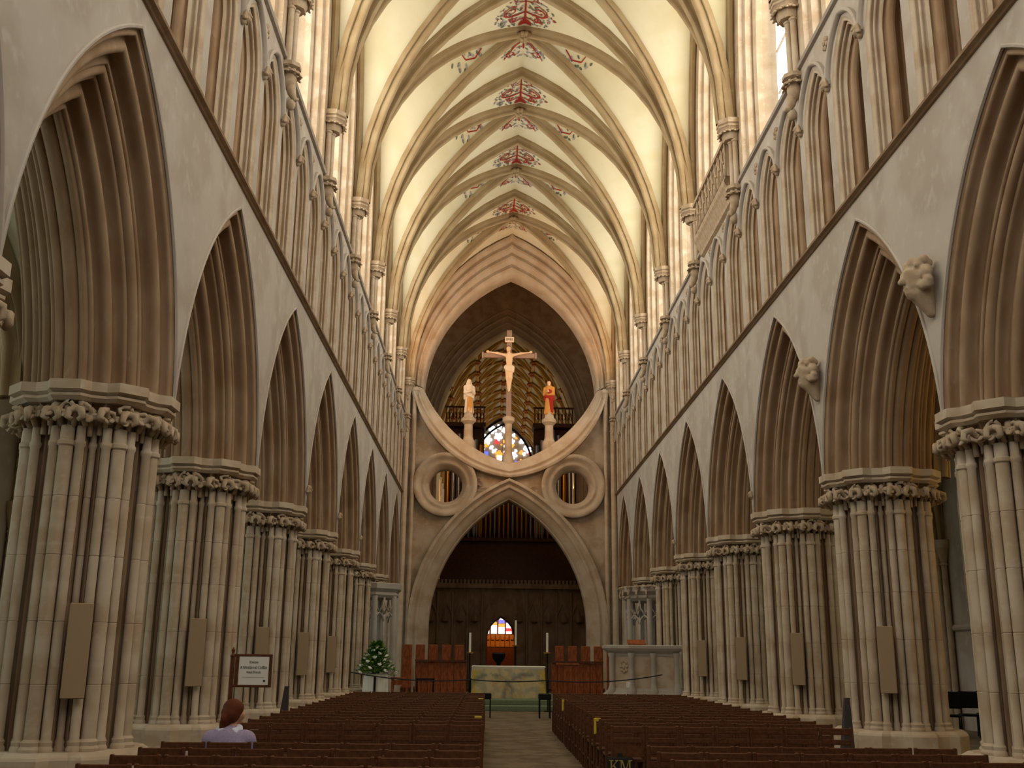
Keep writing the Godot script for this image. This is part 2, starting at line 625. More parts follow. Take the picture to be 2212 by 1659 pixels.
func scroll_meshes() -> Array:
	var red := begin()
	var leaf := begin()
	var pale := begin()
	flat(leaf); flat(pale)
	var r2 := RandomNumberGenerator.new()
	r2.seed = 5
	# west of the boss (+v): tall tree; east (-v): drooping spray; both sit on the ridge
	var disc := []
	for i in 13: disc.append(i)
	flat(red)
	var p0 := Vector2(0, 0.34)
	for i in 12:
		var a := PI * i / 12
		var b := PI * (i + 1) / 12
		tri(red, on_web(p0.x, p0.y), on_web(p0.x + cos(a) * 0.2, p0.y + sin(a) * 0.26), on_web(p0.x + cos(b) * 0.2, p0.y + sin(b) * 0.26))
	ribbon(red, [Vector2(0, 0.34), Vector2(0, 0.9), Vector2(0, 1.4), Vector2(0, 1.95)], 0.035, 0.014)
	for sg in [-1.0, 1.0]:
		ribbon(red, curl(Vector2(0, 0.95), Vector2(sg * 0.42, 0.98), 1.3, 0.2), 0.026, 0.016)
		ribbon(red, [Vector2(0, 0.95), Vector2(sg * 0.3, 0.93), Vector2(sg * 0.52, 1.0), Vector2(sg * 0.66, 1.16), Vector2(sg * 0.62, 1.36), Vector2(sg * 0.42, 1.46), Vector2(sg * 0.26, 1.36)], 0.026, 0.016)
		ribbon(red, curl(Vector2(0, 0.66), Vector2(sg * 0.36, 0.62), 1.2, -0.13), 0.024, 0.014)
		ribbon(red, curl(Vector2(0, 1.5), Vector2(sg * 0.24, 1.62), 1.2, 0.12), 0.02, 0.012)
		ribbon(red, curl(Vector2(0, -0.5), Vector2(sg * 0.4, -0.95), 1.3, 0.17), 0.024, 0.014)
		ribbon(red, [Vector2(0, -0.5), Vector2(sg * 0.25, -0.75), Vector2(sg * 0.5, -1.05), Vector2(sg * 0.62, -1.3)], 0.024, 0.012)
		for w in [-1.0, 1.0]:       # small sprays in the side webs
			ribbon(red, [Vector2(sg * 1.35, w * 0.42), Vector2(sg * 1.55, w * 0.62), Vector2(sg * 1.85, w * 0.66), Vector2(sg * 2.05, w * 0.5)], 0.016, 0.01)
			for k in 26:
				var q := Vector2(sg * r2.randf_range(1.25, 2.3), w * r2.randf_range(0.34, 0.85))
				spot(leaf if k % 2 else pale, q, Vector2(0.05, 0.026), r2.randf() * TAU)
	ribbon(red, [Vector2(0, -0.3), Vector2(0, -0.7), Vector2(0, -1.05)], 0.03, 0.018)
	for k in 260:
		var a := r2.randf() * TAU
		var rad := sqrt(r2.randf())
		var q := Vector2(cos(a) * rad * 0.92, 1.1 + sin(a) * rad * 0.72) if k < 160 else Vector2(cos(a) * rad * 0.72, -0.95 + sin(a) * rad * 0.5)
		if absf(q.x) < 0.06:
			continue
		spot([leaf, pale, leaf, pale, leaf, pale, red][k % 7], q, Vector2(0.05, 0.026) * r2.randf_range(0.7, 1.2), r2.randf() * TAU)
	return [done(red), done(leaf), done(pale)]

# ------------------------------------------------------------------ nave walls
var clere_path := PackedVector2Array()

func clere_curve(k: float, ky: float, sill: float, n := 16) -> PackedVector2Array:
	# half outline (z, y) of a clerestory opening, from the sill up to the apex, following the vault's wall arch
	var out := PackedVector2Array()
	out.append(Vector2(BAY / 2 * k, sill))
	for i in n + 1:
		var y := VAULT_H * (1.0 - pow(1.0 - float(i) / n, 1.4))
		out.append(Vector2(half_width(y, VAULT_A, VAULT_H) / VAULT_A * BAY / 2 * k, VAULT_Y + y * ky))
	return out

func mirror_strip(s: SurfaceTool, curves: Array, depths: Array, breaks := []) -> void:
	# rows of half outlines (z, y) at depths (into -x), joined left and right
	var rows := []
	for j in curves.size():
		var row := PackedVector3Array()
		var c: PackedVector2Array = curves[j]
		for p in c:
			row.append(Vector3(-depths[j], p.y, p.x))
		for i in range(c.size() - 2, -1, -1):
			row.append(Vector3(-depths[j], c[i].y, -c[i].x))
		rows.append(row)
	grid(s, rows, breaks if breaks.size() else [true, true, true, true, true, true, true, true])

func long_moulding(profile: Array, z0: float, z1: float) -> ArrayMesh:      # profile of (x, y) drawn along z
	var s := begin()
	var rows := []
	for p in profile:
		rows.append(PackedVector3Array([Vector3(p.x, p.y, z0), Vector3(p.x, p.y, (z0 + z1) / 2), Vector3(p.x, p.y, z1)]))
	var br := []
	for j in profile.size(): br.append(true)
	grid(s, rows, br)
	return done(s)

var nave_wall := {}
var head_mesh: ArrayMesh
var corbel_mesh: ArrayMesh

func make_nave_walls() -> void:
	head_mesh = carved_head()
	corbel_mesh = foliage_corbel()
	# arcade arch
	var outer := arc(2.384, 3.6, 4.7)
	var inner := arc(2.384, 3.6, 4.7, 0.84)
	var el := [[0.05, 0.0], [0.06, 0.03], [0.09, -0.06], [0.12, 0.06], [0.11, -0.085], [0.05, 0.025], [0.12, 0.065], [0.06, 0.03], [0.12, -0.085], [0.12, 0.06], [0.09, -0.06], [0.06, 0.03]]
	var prof := moulded(Vector2(0, 0), Vector2(0.84, 0.74), el)
	prof += moulded(Vector2(0.84, 0.74), Vector2(0.84, 1.12), [[0.1, 0.04], [0.16, 0.055], [0.1, 0.04]]).slice(1)
	var back := []
	for k in range(el.size() - 1, -1, -1): back.append(el[k])
	prof += moulded(Vector2(0.84, 1.12), Vector2(0, THICK), back).slice(1)
	for k in prof.size(): prof[k] = Vector2(prof[k].x / 0.84, prof[k].y)
	var s := begin()
	arch_surface(s, outer, inner, prof, SPRING)
	var arcade := done(s)
	s = begin()
	arched_wall(s, 0.0, outer, SPRING, SPRING, STRING_Y + 0.05, -BAY / 2, BAY / 2)
	var spandrel := done(s)
	s = begin()
	arched_wall(s, -THICK, outer, SPRING, SPRING, 9.4, -BAY / 2, BAY / 2)
	var aisle_face := done(s)
	s = begin()
	var hood_prof := [Vector2(-0.03, 0.0), Vector2(-0.028, -0.022), Vector2(-0.012, -0.034), Vector2(0.012, -0.03), Vector2(0.02, -0.012), Vector2(0.022, 0.0)]
	arch_surface(s, arc(2.384, 3.6, 4.7, 0.0), arc(2.384, 3.6, 4.7, 1.0), hood_prof, SPRING)
	var hood := done(s)
	# triforium lancet
	var lo := arc(0.66, 0.95, 1.25, 0.0, 10)
	var li := arc(0.66, 0.95, 1.25, 0.34, 10)
	# outer order in pale stone, inner order in warmer brown stone
	var lp := moulded(Vector2(0, 0), Vector2(0.17, 0.2), [[0.05, 0.0], [0.05, 0.022], [0.03, -0.03], [0.05, 0.022], [0.04, -0.03], [0.06, 0.0]])
	var lq := moulded(Vector2(0.17, 0.2), Vector2(0.34, 0.5), [[0.05, -0.03], [0.16, 0.075], [0.08, -0.06], [0.05, 0.02]])
	lq.append(Vector2(0.34, 1.3))
	for k in lp.size(): lp[k] = Vector2(lp[k].x / 0.34, lp[k].y)
	for k in lq.size(): lq[k] = Vector2(lq[k].x / 0.34, lq[k].y)
	s = begin()
	arch_surface(s, lo, li, lp, 10.82, 10.82 - STRING_Y)
	var lancet_outer := done(s)
	s = begin()
	arch_surface(s, lo, li, lq, 10.82, 10.82 - STRING_Y)
	var lancet := done(s)
	s = begin()
	for k in [-1, 0, 1]:
		arched_wall(s, 0.0, lo, 10.82, STRING_Y, CLERE_Y + 0.1, (k - 0.5) * BAY / 3, (k + 0.5) * BAY / 3, k * BAY / 3)
	var tri_wall := done(s)
	s = begin()
	arch_surface(s, arc(0.78, 0.86, 1.05, 0.0, 10), arc(0.78, 0.86, 1.05, 0.3, 10), [Vector2(-0.1, 0.0), Vector2(-0.1, -0.06), Vector2(0.0, -0.09), Vector2(0.1, -0.07), Vector2(0.14, -0.03), Vector2(0.14, 0.0)], 10.98)
	var tri_hood := done(s)
	s = begin()
	for k in 6:
		var a := TAU * k / 6
		ball(s, Vector3(0.01, cos(a) * 0.09, sin(a) * 0.09), Vector3(0.035, 0.05, 0.05), 6, 4)
	ball(s, Vector3(0.02, 0, 0), Vector3(0.05, 0.055, 0.055), 6, 4)
	var roundel := done(s)
	# clerestory recess
	var c0 := clere_curve(1.0, 1.0, CLERE_Y)
	var c1 := clere_curve(0.80, 0.90, CLERE_Y)
	var c2 := clere_curve(0.76, 0.88, CLERE_Y)
	var c3 := clere_curve(0.66, 0.84, CLERE_Y)
	s = begin()
	mirror_strip(s, [c0, c1], [0.0, 0.0])
	var lunette := done(s)
	s = begin()
	mirror_strip(s, [c1, c1, c2, c2, clere_curve(0.73, 0.86, CLERE_Y), clere_curve(0.7, 0.85, CLERE_Y), clere_curve(0.7, 0.85, CLERE_Y), c3], [0.0, 0.1, 0.14, 0.34, 0.3, 0.36, 0.5, 0.82])
	var reveal := done(s)
	# shafts of the vault
	s = begin()
	for k in 3:
		var off: float = [-0.13, 0.0, 0.13][k]
		lathe(s, [Vector2(0.062, 12.0), Vector2(0.062, 13.18), Vector2(0.085, 13.2), Vector2(0.085, 13.23), Vector2(0.062, 13.25), Vector2(0.07, 13.3)], 8, Vector3(0.07 + (0.06 if k == 1 else 0.0), 0, off))
	var wall_shaft := done(s)
	s = begin()
	var oct := func(y: float, r: float, cx: float) -> PackedVector3Array:
		var o := PackedVector3Array()
		for i in 8:
			var a := TAU * (i + 0.5) / 8
			o.append(Vector3(cx + cos(a) * r, y, sin(a) * r))
		return o
	stack(s, [oct.call(13.25, 0.2, 0.1), oct.call(13.42, 0.24, 0.12), oct.call(13.5, 0.3, 0.12), oct.call(13.52, 0.33, 0.12), oct.call(13.56, 0.33, 0.12), oct.call(13.58, 0.29, 0.12), oct.call(13.61, 0.34, 0.12), oct.call(13.72, 0.34, 0.12)], true, true)
	for k in 9:
		var a := -PI * 0.5 + PI * k / 8.0
		leaf_curl(s, Vector3(0.1 + cos(a) * 0.17, 13.26, sin(a) * 0.17), Vector3(cos(a), 0, sin(a)), 0.22, 0.05)
	var shaft_cap := done(s)
	s = begin()
	stack(s, [oct.call(11.98, 0.12, 0.05), oct.call(12.02, 0.22, 0.08), oct.call(12.1, 0.22, 0.08)], true, true)
	var shaft_foot := done(s)
	# long mouldings
	var zl0 := CROSS_Z
	var zl1 := WEST_Z
	var string_low := long_moulding([Vector2(-0.02, 8.52), Vector2(0.03, 8.53), Vector2(0.06, 8.56), Vector2(0.1, 8.57), Vector2(0.11, 8.6), Vector2(0.08, 8.63), Vector2(0.0, 8.65)], zl0, zl1)
	var string_high := long_moulding([Vector2(0, 12.14), Vector2(0.06, 12.15), Vector2(0.085, 12.19), Vector2(0.06, 12.24), Vector2(0, 12.27)], zl0, zl1)
	var sill := long_moulding([Vector2(0.0, 12.27), Vector2(-1.3, 12.27)], zl0, zl1)
	var gallery_back := long_moulding([Vector2(-0.0, 8.56), Vector2(-1.3, 8.56), Vector2(-1.3, 12.3)], zl0, zl1)
	for side in [-1, 1]:
		var nm := "wall_north" if side < 0 else "wall_south"
		var w := structure(nm, "tall limestone nave wall with pointed arcade, triforium lancets and clerestory, " + ("north side" if side < 0 else "south side"), "wall", Vector3(side * WALL, 0, 0))
		nave_wall[side] = w
		var turn := 0.0 if side < 0 else PI
		# children are placed in world z; a turned child maps its own +x to the nave
		var longs := [["string_course", string_low, "brown_and_shade_stone"], ["clerestory_string", string_high, "pale_stone"], ["clerestory_sill", sill, "stone"], ["gallery_back", gallery_back, "stone"]]
		for l in longs:
			part(w, l[0], l[1], l[2], Vector3(0, 0, 0 if side < 0 else CROSS_Z + WEST_Z), turn)
		for i in range(-2, 8):
			var z := bay_z(i)
			part(w, "arcade_arch", arcade, "brown_and_shade_stone", Vector3(0, 0, z), turn)
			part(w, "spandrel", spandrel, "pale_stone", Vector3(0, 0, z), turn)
			part(w, "aisle_face", aisle_face, "pale_stone", Vector3(0, 0, z), turn)
			part(w, "hood_mould", hood, "pale_stone", Vector3(0, 0, z), turn)
			part(w, "triforium_wall", tri_wall, "pale_stone", Vector3(0, 0, z), turn)
			part(w, "clerestory_wall", lunette, "stone", Vector3(0, 0, z), turn)
			part(w, "window_reveal", reveal, "stone", Vector3(0, 0, z), turn)
			for k in [-1, 0, 1]:
				var zz: float = z + k * BAY / 3
				part(w, "triforium_lancet", lancet, "brown_and_shade_stone", Vector3(0, 0, zz), turn)
				part(w, "lancet_order", lancet_outer, "stone", Vector3(0, 0, zz), turn)
				part(w, "lancet_hood", tri_hood, "pale_stone", Vector3(0, 0, zz), turn)
				if i >= 0:
					var hd := part(w, "head_stop", head_mesh, "carved_stone", Vector3(-side * 0.07, 11.0, zz - BAY / 6), turn)
					hd.scale = Vector3.ONE * 0.125
					if k > -1:
						part(w, "carved_roundel", roundel, "carved_stone", Vector3(0, 11.78, zz - BAY / 6 * (1 if k == 0 else 1)), turn)
			part(w, "wall_shaft", wall_shaft, "stone", Vector3(0, 0, z - BAY / 2), turn)
			part(w, "shaft_capital", shaft_cap, "carved_stone", Vector3(0, 0, z - BAY / 2), turn)
			part(w, "shaft_foot", shaft_foot, "carved_stone", Vector3(0, 0, z - BAY / 2), turn)
			part(w, "foliage_corbel", corbel_mesh, "carved_stone", Vector3(-side * 0.1, 11.72, z - BAY / 2), turn)
		# closing piece at the west end beside the last half pier
		part(w, "west_pier_wall", box_mesh(Vector3(side * THICK / 2, 4.7, WEST_Z + 0.1), Vector3(THICK, 9.4, 0.5)), "stone")

# leaf that rises and curls over outwards, ending in a knob of three lobes
func leaf_curl(s: SurfaceTool, p: Vector3, out: Vector3, h: float, r: float) -> void:
	var side := out.cross(Vector3.UP)
	var pts := []
	for i in 8:
		var t := i / 7.0
		var lift := h * sin(t * PI * 0.72)
		pts.append(p + Vector3.UP * lift + out * (h * 0.44 * pow(t, 1.8)))
	tube(s, pts, [r * 0.55, r * 0.5, r * 0.55, r * 0.7, r * 0.8, r * 0.85, r * 0.8, r * 0.6], 6)
	# trefoil tip: flattened lobes folding down and sideways
	var e: Vector3 = pts[-1]
	var up := Vector3.UP
	for q in [[0.0, 0.2, -0.55], [1.0, -0.15, -0.1], [-1.0, -0.15, -0.1]]:
		var fwd: Vector3 = (out * (0.5 + q[1]) + side * q[0] + up * q[2]).normalized()
		var lat := fwd.cross(out + up * 0.3).normalized()
		var nor := lat.cross(fwd).normalized()
		ball(s, e + fwd * r * 0.95, Vector3(r * 0.72, r * 0.42, r * 1.25), 7, 5, Basis(lat, nor, fwd))
		tube(s, [e, e + fwd * r * 1.0 + nor * r * 0.42, e + fwd * r * 2.1], [r * 0.22, r * 0.2, r * 0.06], 4)

func foliage_corbel() -> ArrayMesh:
	var s := begin()
	ball(s, Vector3(0, 0.08, 0), Vector3(0.13, 0.22, 0.15), 8, 6)
	for k in 5:
		var a := -PI * 0.5 + PI * k / 4.0
		leaf_curl(s, Vector3(cos(a) * 0.06, 0.02, sin(a) * 0.09), Vector3(cos(a), 0, sin(a)), 0.22, 0.045)
	tube(s, [Vector3(0.02, -0.02, 0), Vector3(0.06, -0.2, 0.02), Vector3(0.12, -0.32, 0), Vector3(0.18, -0.3, -0.02)], [0.1, 0.08, 0.05, 0.03], 7)
	ball(s, Vector3(0.05, -0.42, 0), Vector3(0.09, 0.11, 0.09), 8, 5)
	return done(s)

# unit carved head facing +x, about 1 high, with hair and brow
func carved_head() -> ArrayMesh:
	var b := [[Vector3(0, 0.1, 0), Vector3(0, -0.12, 0), 0.62, 0.5], [Vector3(0.3, -0.45, 0), Vector3(0.2, -0.6, 0), 0.3, 0.22],
		[Vector3(0.58, 0.12, 0), Vector3(0.68, -0.12, 0), 0.07, 0.13], [Vector3(0.5, 0.26, -0.24), Vector3(0.52, 0.22, 0.24), 0.1, 0.1],
		[Vector3(0.52, -0.36, -0.14), Vector3(0.52, -0.36, 0.14), 0.07, 0.07], [Vector3(-0.3, -0.7, 0), Vector3(-0.1, 0.0, 0), 0.42, 0.5]]
	for k in 7:
		var a := -2.2 + 4.4 * k / 6.0
		b.append([Vector3(cos(a) * 0.1 + 0.12, 0.5, sin(a) * 0.5), Vector3(cos(a) * 0.2 - 0.05, -0.35 - 0.2 * absf(sin(a)), sin(a) * 0.72), 0.16, 0.2])
	return blob(b, 0.09, 0.08)

# ------------------------------------------------------------------ bodies from tapered bones, joined smoothly (surface nets)
func blob(bones: Array, cell: float, soft: float) -> ArrayMesh:
	var lo := Vector3.INF
	var hi := -Vector3.INF
	for b in bones:
		var r: float = maxf(b[2], b[3])
		for e in [b[0], b[1]]:
			lo = lo.min(e - Vector3.ONE * r)
			hi = hi.max(e + Vector3.ONE * r)
	lo -= Vector3.ONE * (cell * 2.5 + soft * 0.3)
	hi += Vector3.ONE * (cell * 2.5 + soft * 0.3)
	var n := Vector3i(((hi - lo) / cell).ceil()) + Vector3i.ONE
	var f := PackedFloat32Array()
	f.resize(n.x * n.y * n.z)
	f.fill(9.0)
	var pad := cell * 2.0 + soft
	for b in bones:
		var p: Vector3 = b[0]
		var q: Vector3 = b[1]
		var ra: float = b[2]
		var rb: float = b[3]
		var flat_z: float = b[4] if b.size() > 4 else 1.0     # > 1 flattens the bone along z
		var r := maxf(ra, rb) + pad
		var i0 := Vector3i(((p.min(q) - Vector3.ONE * r - lo) / cell).floor()).clamp(Vector3i.ZERO, n - Vector3i.ONE)
		var i1 := Vector3i(((p.max(q) + Vector3.ONE * r - lo) / cell).ceil()).clamp(Vector3i.ZERO, n - Vector3i.ONE)
		var d := q - p
		var dd := maxf(d.length_squared(), 1e-9)
		for z in range(i0.z, i1.z + 1):
			for y in range(i0.y, i1.y + 1):
				var row := (z * n.y + y) * n.x
				for x in range(i0.x, i1.x + 1):
					var v := lo + Vector3(x, y, z) * cell - p
					var t := clampf(v.dot(d) / dd, 0.0, 1.0)
					v -= d * t
					v.z *= flat_z
					var e := v.length() - lerpf(ra, rb, t)
					var o := f[row + x]
					var h := maxf(soft - absf(o - e), 0.0) / soft
					f[row + x] = minf(o, e) - h * h * soft * 0.25
	var s := begin()
	new_group(s)
	var vert := {}
	var sx := 1
	var sy := n.x
	var sz := n.x * n.y
	var corners := [0, sx, sy, sx + sy, sz, sz + sx, sz + sy, sz + sx + sy]
	var cpos := [Vector3(0, 0, 0), Vector3(1, 0, 0), Vector3(0, 1, 0), Vector3(1, 1, 0), Vector3(0, 0, 1), Vector3(1, 0, 1), Vector3(0, 1, 1), Vector3(1, 1, 1)]
	var edges := [[0, 1], [2, 3], [4, 5], [6, 7], [0, 2], [1, 3], [4, 6], [5, 7], [0, 4], [1, 5], [2, 6], [3, 7]]
	for z in n.z - 1:
		for y in n.y - 1:
			for x in n.x - 1:
				var k := x + y * sy + z * sz
				var inside := 0
				for c in 8:
					if f[k + corners[c]] < 0.0: inside += 1
				if inside == 0 or inside == 8: continue
				var sum := Vector3.ZERO
				var cnt := 0
				for e in edges:
					var a: float = f[k + corners[e[0]]]
					var b: float = f[k + corners[e[1]]]
					if (a < 0.0) != (b < 0.0):
						sum += cpos[e[0]].lerp(cpos[e[1]], a / (a - b))
						cnt += 1
				vert[k] = lo + (Vector3(x, y, z) + sum / cnt) * cell
	for k in vert:
		for ax in [[sx, sy, sz], [sy, sz, sx], [sz, sx, sy]]:
			var a: float = f[k]
			var b: float = f[k + ax[0]]
			if (a < 0.0) == (b < 0.0): continue
			var k1: int = k - ax[1]
			var k2: int = k - ax[1] - ax[2]
			var k3: int = k - ax[2]
			if not (vert.has(k1) and vert.has(k2) and vert.has(k3)): continue
			if a < 0.0: quad(s, vert[k], vert[k3], vert[k2], vert[k1])
			else: quad(s, vert[k], vert[k1], vert[k2], vert[k3])
	return done(s)

# ------------------------------------------------------------------ floor, aisles, west and east ends
func make_shell() -> void:
	var f := structure("floor", "dark worn stone paving of the nave and aisles", "floor")
	part(f, "paving", box_mesh(Vector3(0, -0.15, -42), Vector3(24, 0.3, 92)), "floor_stone")
	var aisle_a := (AISLE_X - WALL - THICK) / 2.0
	var aisle_c := WALL + THICK + aisle_a
	var cell := webs(aisle_a, BAY / 2, 4.3, 0.06, 10)
	var s := begin()
	sweep_rib(s, rib_path(aisle_a, 0, 4.3, "transverse"), Vector3(0, 0, 1), rib_profile(0.16, 0.28), Vector3.ZERO)
	var tr := done(s)
	var diag := []
	for sg in [1.0, -1.0]:
		s = begin()
		sweep_rib(s, rib_path(aisle_a, sg * BAY / 2, 4.3, "diagonal"), Vector3(sg * BAY / 2, 0, -aisle_a).normalized(), rib_profile(0.12, 0.24), Vector3.ZERO)
		diag.append(done(s))
	# wall with a window in each bay; built facing +x
	var wo := arc(1.35, 2.3, 2.9, 0.0, 10)
	var wi := arc(1.35, 2.3, 2.9, 0.3, 10)
	s = begin()
	arched_wall(s, 0, wo, 5.4, 3.0, 9.4, -BAY / 2, BAY / 2)
	flat(s)
	quad(s, Vector3(0, 0, -BAY / 2), Vector3(0, 0, BAY / 2), Vector3(0, 3.0, BAY / 2), Vector3(0, 3.0, -BAY / 2))
	var outer_wall := done(s)
	s = begin()
	arch_surface(s, wo, wi, [Vector2(0, 0), Vector2(0.1, 0.06), Vector2(0.2, 0.05), Vector2(0.35, 0.2), Vector2(1, 0.7)], 5.4, 2.4)
	flat(s)
	quad(s, Vector3(0, 3.0, -1.4), Vector3(0, 3.0, 1.4), Vector3(-0.75, 3.2, 1.4), Vector3(-0.75, 3.2, -1.4))
	var reveal := done(s)
	s = begin()
	for k in 3:
		lathe(s, [Vector2(0.12, 0.0), Vector2(0.12, 0.3), Vector2(0.08, 0.34), Vector2(0.075, 3.95), Vector2(0.1, 3.97), Vector2(0.1, 4.0), Vector2(0.08, 4.03), Vector2(0.16, 4.35), Vector2(0.2, 4.4), Vector2(0.2, 4.6), Vector2(0, 4.6)], 10, Vector3([0.1, 0.18, 0.1][k], 0, [-0.17, 0.0, 0.17][k]))
	var respond := done(s)
	var rail := long_moulding([Vector2(0, 2.32), Vector2(0.07, 2.36), Vector2(0.09, 2.42), Vector2(0.04, 2.48), Vector2(0, 2.5)], CROSS_Z, WEST_Z)
	for side in [-1, 1]:
		var w := structure("wall_" + ("north_aisle" if side < 0 else "south_aisle"), "plain stone aisle wall with pointed windows and wall shafts, " + ("north side" if side < 0 else "south side"), "wall", Vector3(side * AISLE_X, 0, 0))
		var turn := 0.0 if side < 0 else PI
		var c := structure("ceiling_" + ("north_aisle" if side < 0 else "south_aisle"), "ribbed vault over the " + ("north" if side < 0 else "south") + " aisle seen through the arcade", "vault", Vector3(side * aisle_c, SPRING, 0))
		part(w, "string_course", rail, "pale_stone", Vector3(0, 0, 0 if side < 0 else CROSS_Z + WEST_Z), turn)
		for i in range(-2, 8):
			var z := bay_z(i)
			for k in 4: part(c, "web", cell[k], "plaster", Vector3(0, 0, z))
			for k in 2: part(c, "diagonal_rib", diag[k], "rib_stone", Vector3(0, 0, z))
			part(c, "transverse_rib", tr, "rib_stone", Vector3(0, 0, z - BAY / 2))
			part(w, "wall_face", outer_wall, "pale_stone", Vector3(0, 0, z), turn)
			part(w, "window_reveal", reveal, "stone", Vector3(0, 0, z), turn)
			part(w, "wall_shaft", respond, "stone", Vector3(0, 0, z - BAY / 2), turn)
	var we := structure("wall_west", "west end wall of the nave behind the camera", "wall", Vector3(0, 0, WEST_Z))
	part(we, "wall_face", box_mesh(Vector3(0, 4.1, 0.3), Vector3(24, 8.2, 0.6)), "pale_stone")
	part(we, "wall_face", box_mesh(Vector3(0, 19.6, 0.3), Vector3(13, 4.2, 0.6)), "pale_stone")
	for k in [-1, 1]:
		part(we, "wall_face", box_mesh(Vector3(k * 7.9, 13, 0.3), Vector3(8.2, 9.6, 0.6)), "pale_stone")
		part(we, "mullion", box_mesh(Vector3(k * 1.35, 12.85, 0.3), Vector3(0.5, 9.3, 0.6)), "pale_stone")

var window_no := 0

func window_node(label: String, pos: Vector3, turn: float) -> Node3D:
	window_no += 1
	var n := Node3D.new()
	n.name = "window_%d" % window_no
	add_child(n)
	n.position = pos
	n.rotation.y = turn
	n.set_meta("label", label)
	n.set_meta("category", "window")
	n.set_meta("kind", "structure")
	return n

func pane_mesh(c: PackedVector2Array, x: float) -> ArrayMesh:
	var s := begin()
	flat(s)
	for i in c.size() - 1:
		quad(s, Vector3(x, c[i].y, c[i].x), Vector3(x, c[i + 1].y, c[i + 1].x), Vector3(x, c[i + 1].y, -c[i + 1].x), Vector3(x, c[i].y, -c[i].x))
	return done(s)

func make_window_light_shells() -> void:
	var c3 := clere_curve(0.67, 0.85, CLERE_Y + 0.05)
	var pane := pane_mesh(c3, -0.8)
	var s := begin()
	box(s, Vector3(-0.75, 15.6, 0), Vector3(0.1, 6.6, 0.12))
	for k in 5: box(s, Vector3(-0.77, 12.9 + k * 1.05, 0), Vector3(0.04, 0.03, 2.8))
	var bars := done(s)
	var aw := arc(1.35, 2.3, 2.9, 0.28, 10)
	var ac := PackedVector2Array([Vector2(aw[0].x, 3.1)])
	for p in aw: ac.append(p + Vector2(0, 5.4))
	var apane := pane_mesh(ac, -0.7)
	s = begin()
	for k in [-1, 1]: box(s, Vector3(-0.66, 4.9, k * 0.36), Vector3(0.08, 3.8, 0.1))
	for k in 4: box(s, Vector3(-0.67, 3.6 + k * 0.7, 0), Vector3(0.03, 0.025, 2.1))
	var abars := done(s)
	for side in [-1, 1]:
		var turn := 0.0 if side < 0 else PI
		var which := "north" if side < 0 else "south"
		for i in range(-2, 8):
			var z := bay_z(i)
			var w := window_node("bright clear-glazed clerestory window high in the %s wall" % which, Vector3(side * WALL, 0, z), turn)
			w.set_meta("group", which + " clerestory windows")
			part(w, "pane", pane, "glass_clear")
			part(w, "mullion", bars, "stone")
			# daylight of the last two bays is turned down to darken the crossing
			area_light(w, Vector3(-0.68, 15.6, 0), Vector3(1, 0, 0), Vector2(2.6, 6.2), E_CLERE * (0.3 if i == 7 else 0.8 if i == 6 else 1.0), Color(1.0, 0.96, 0.88))
			var a := window_node("leaded pointed window in the %s aisle wall" % which, Vector3(side * AISLE_X, 0, z), turn)
			a.set_meta("group", which + " aisle windows")
			var golden: bool = side > 0 and i == 1
			part(a, "pane", apane, "glass_gold" if golden else "glass_aisle")
			part(a, "mullion", abars, "stone")
			area_light(a, Vector3(-0.6, 4.9, 0), Vector3(1, 0, 0), Vector2(2.0, 3.6), E_AISLE * (1.6 if golden else 2.0 if side < 0 else 0.7), Color(1.0, 0.72, 0.2) if golden else Color(0.95, 1.0, 0.97))
	for k in [-1, 0, 1]:
		var w := window_node(["tall stained lancet in the west wall, north light", "tall stained lancet in the west wall, middle light", "tall stained lancet in the west wall, south light"][k + 1], Vector3(k * 2.7, 0, WEST_Z), 0.0)
		part(w, "pane", box_mesh(Vector3(0, 12.85, 0.35), Vector3(2.3, 9.4, 0.04)), "glass_clear")
		area_light(w, Vector3(0, 12.85, -0.05), Vector3(0, 0, -1), Vector2(2.1, 9.0), E_WEST / 3.0, Color(0.88, 0.94, 1.0))

# ------------------------------------------------------------------ piers
func star(y: float, scale: float, lobe: float) -> PackedVector3Array:
	# plan of the abacus and plinth: eight projecting faces with notches between
	var o := PackedVector3Array()
	for k in 8:
		var a := TAU * k / 8.0
		var u := Vector3(sin(a), 0, cos(a))
		var v := Vector3(cos(a), 0, -sin(a))
		for q in [[-0.25, 0.82], [-0.17, 0.87 + lobe], [0.17, 0.87 + lobe], [0.25, 0.82]]:
			o.append((u * q[1] + v * q[0]) * scale + Vector3(0, y, 0))
	return o

func drums(r: float, y0: float, y1: float) -> Array:       # shallow mortar grooves between the drums of a shaft
	var o := []
	var n := 5
	for k in range(1, n):
		var y := lerpf(y0, y1, (k + 0.12 * sin(k * 5.0)) / n)
		o += [Vector2(r, y - 0.007), Vector2(r - 0.005, y - 0.003), Vector2(r - 0.005, y + 0.003), Vector2(r, y + 0.007)]
	return o

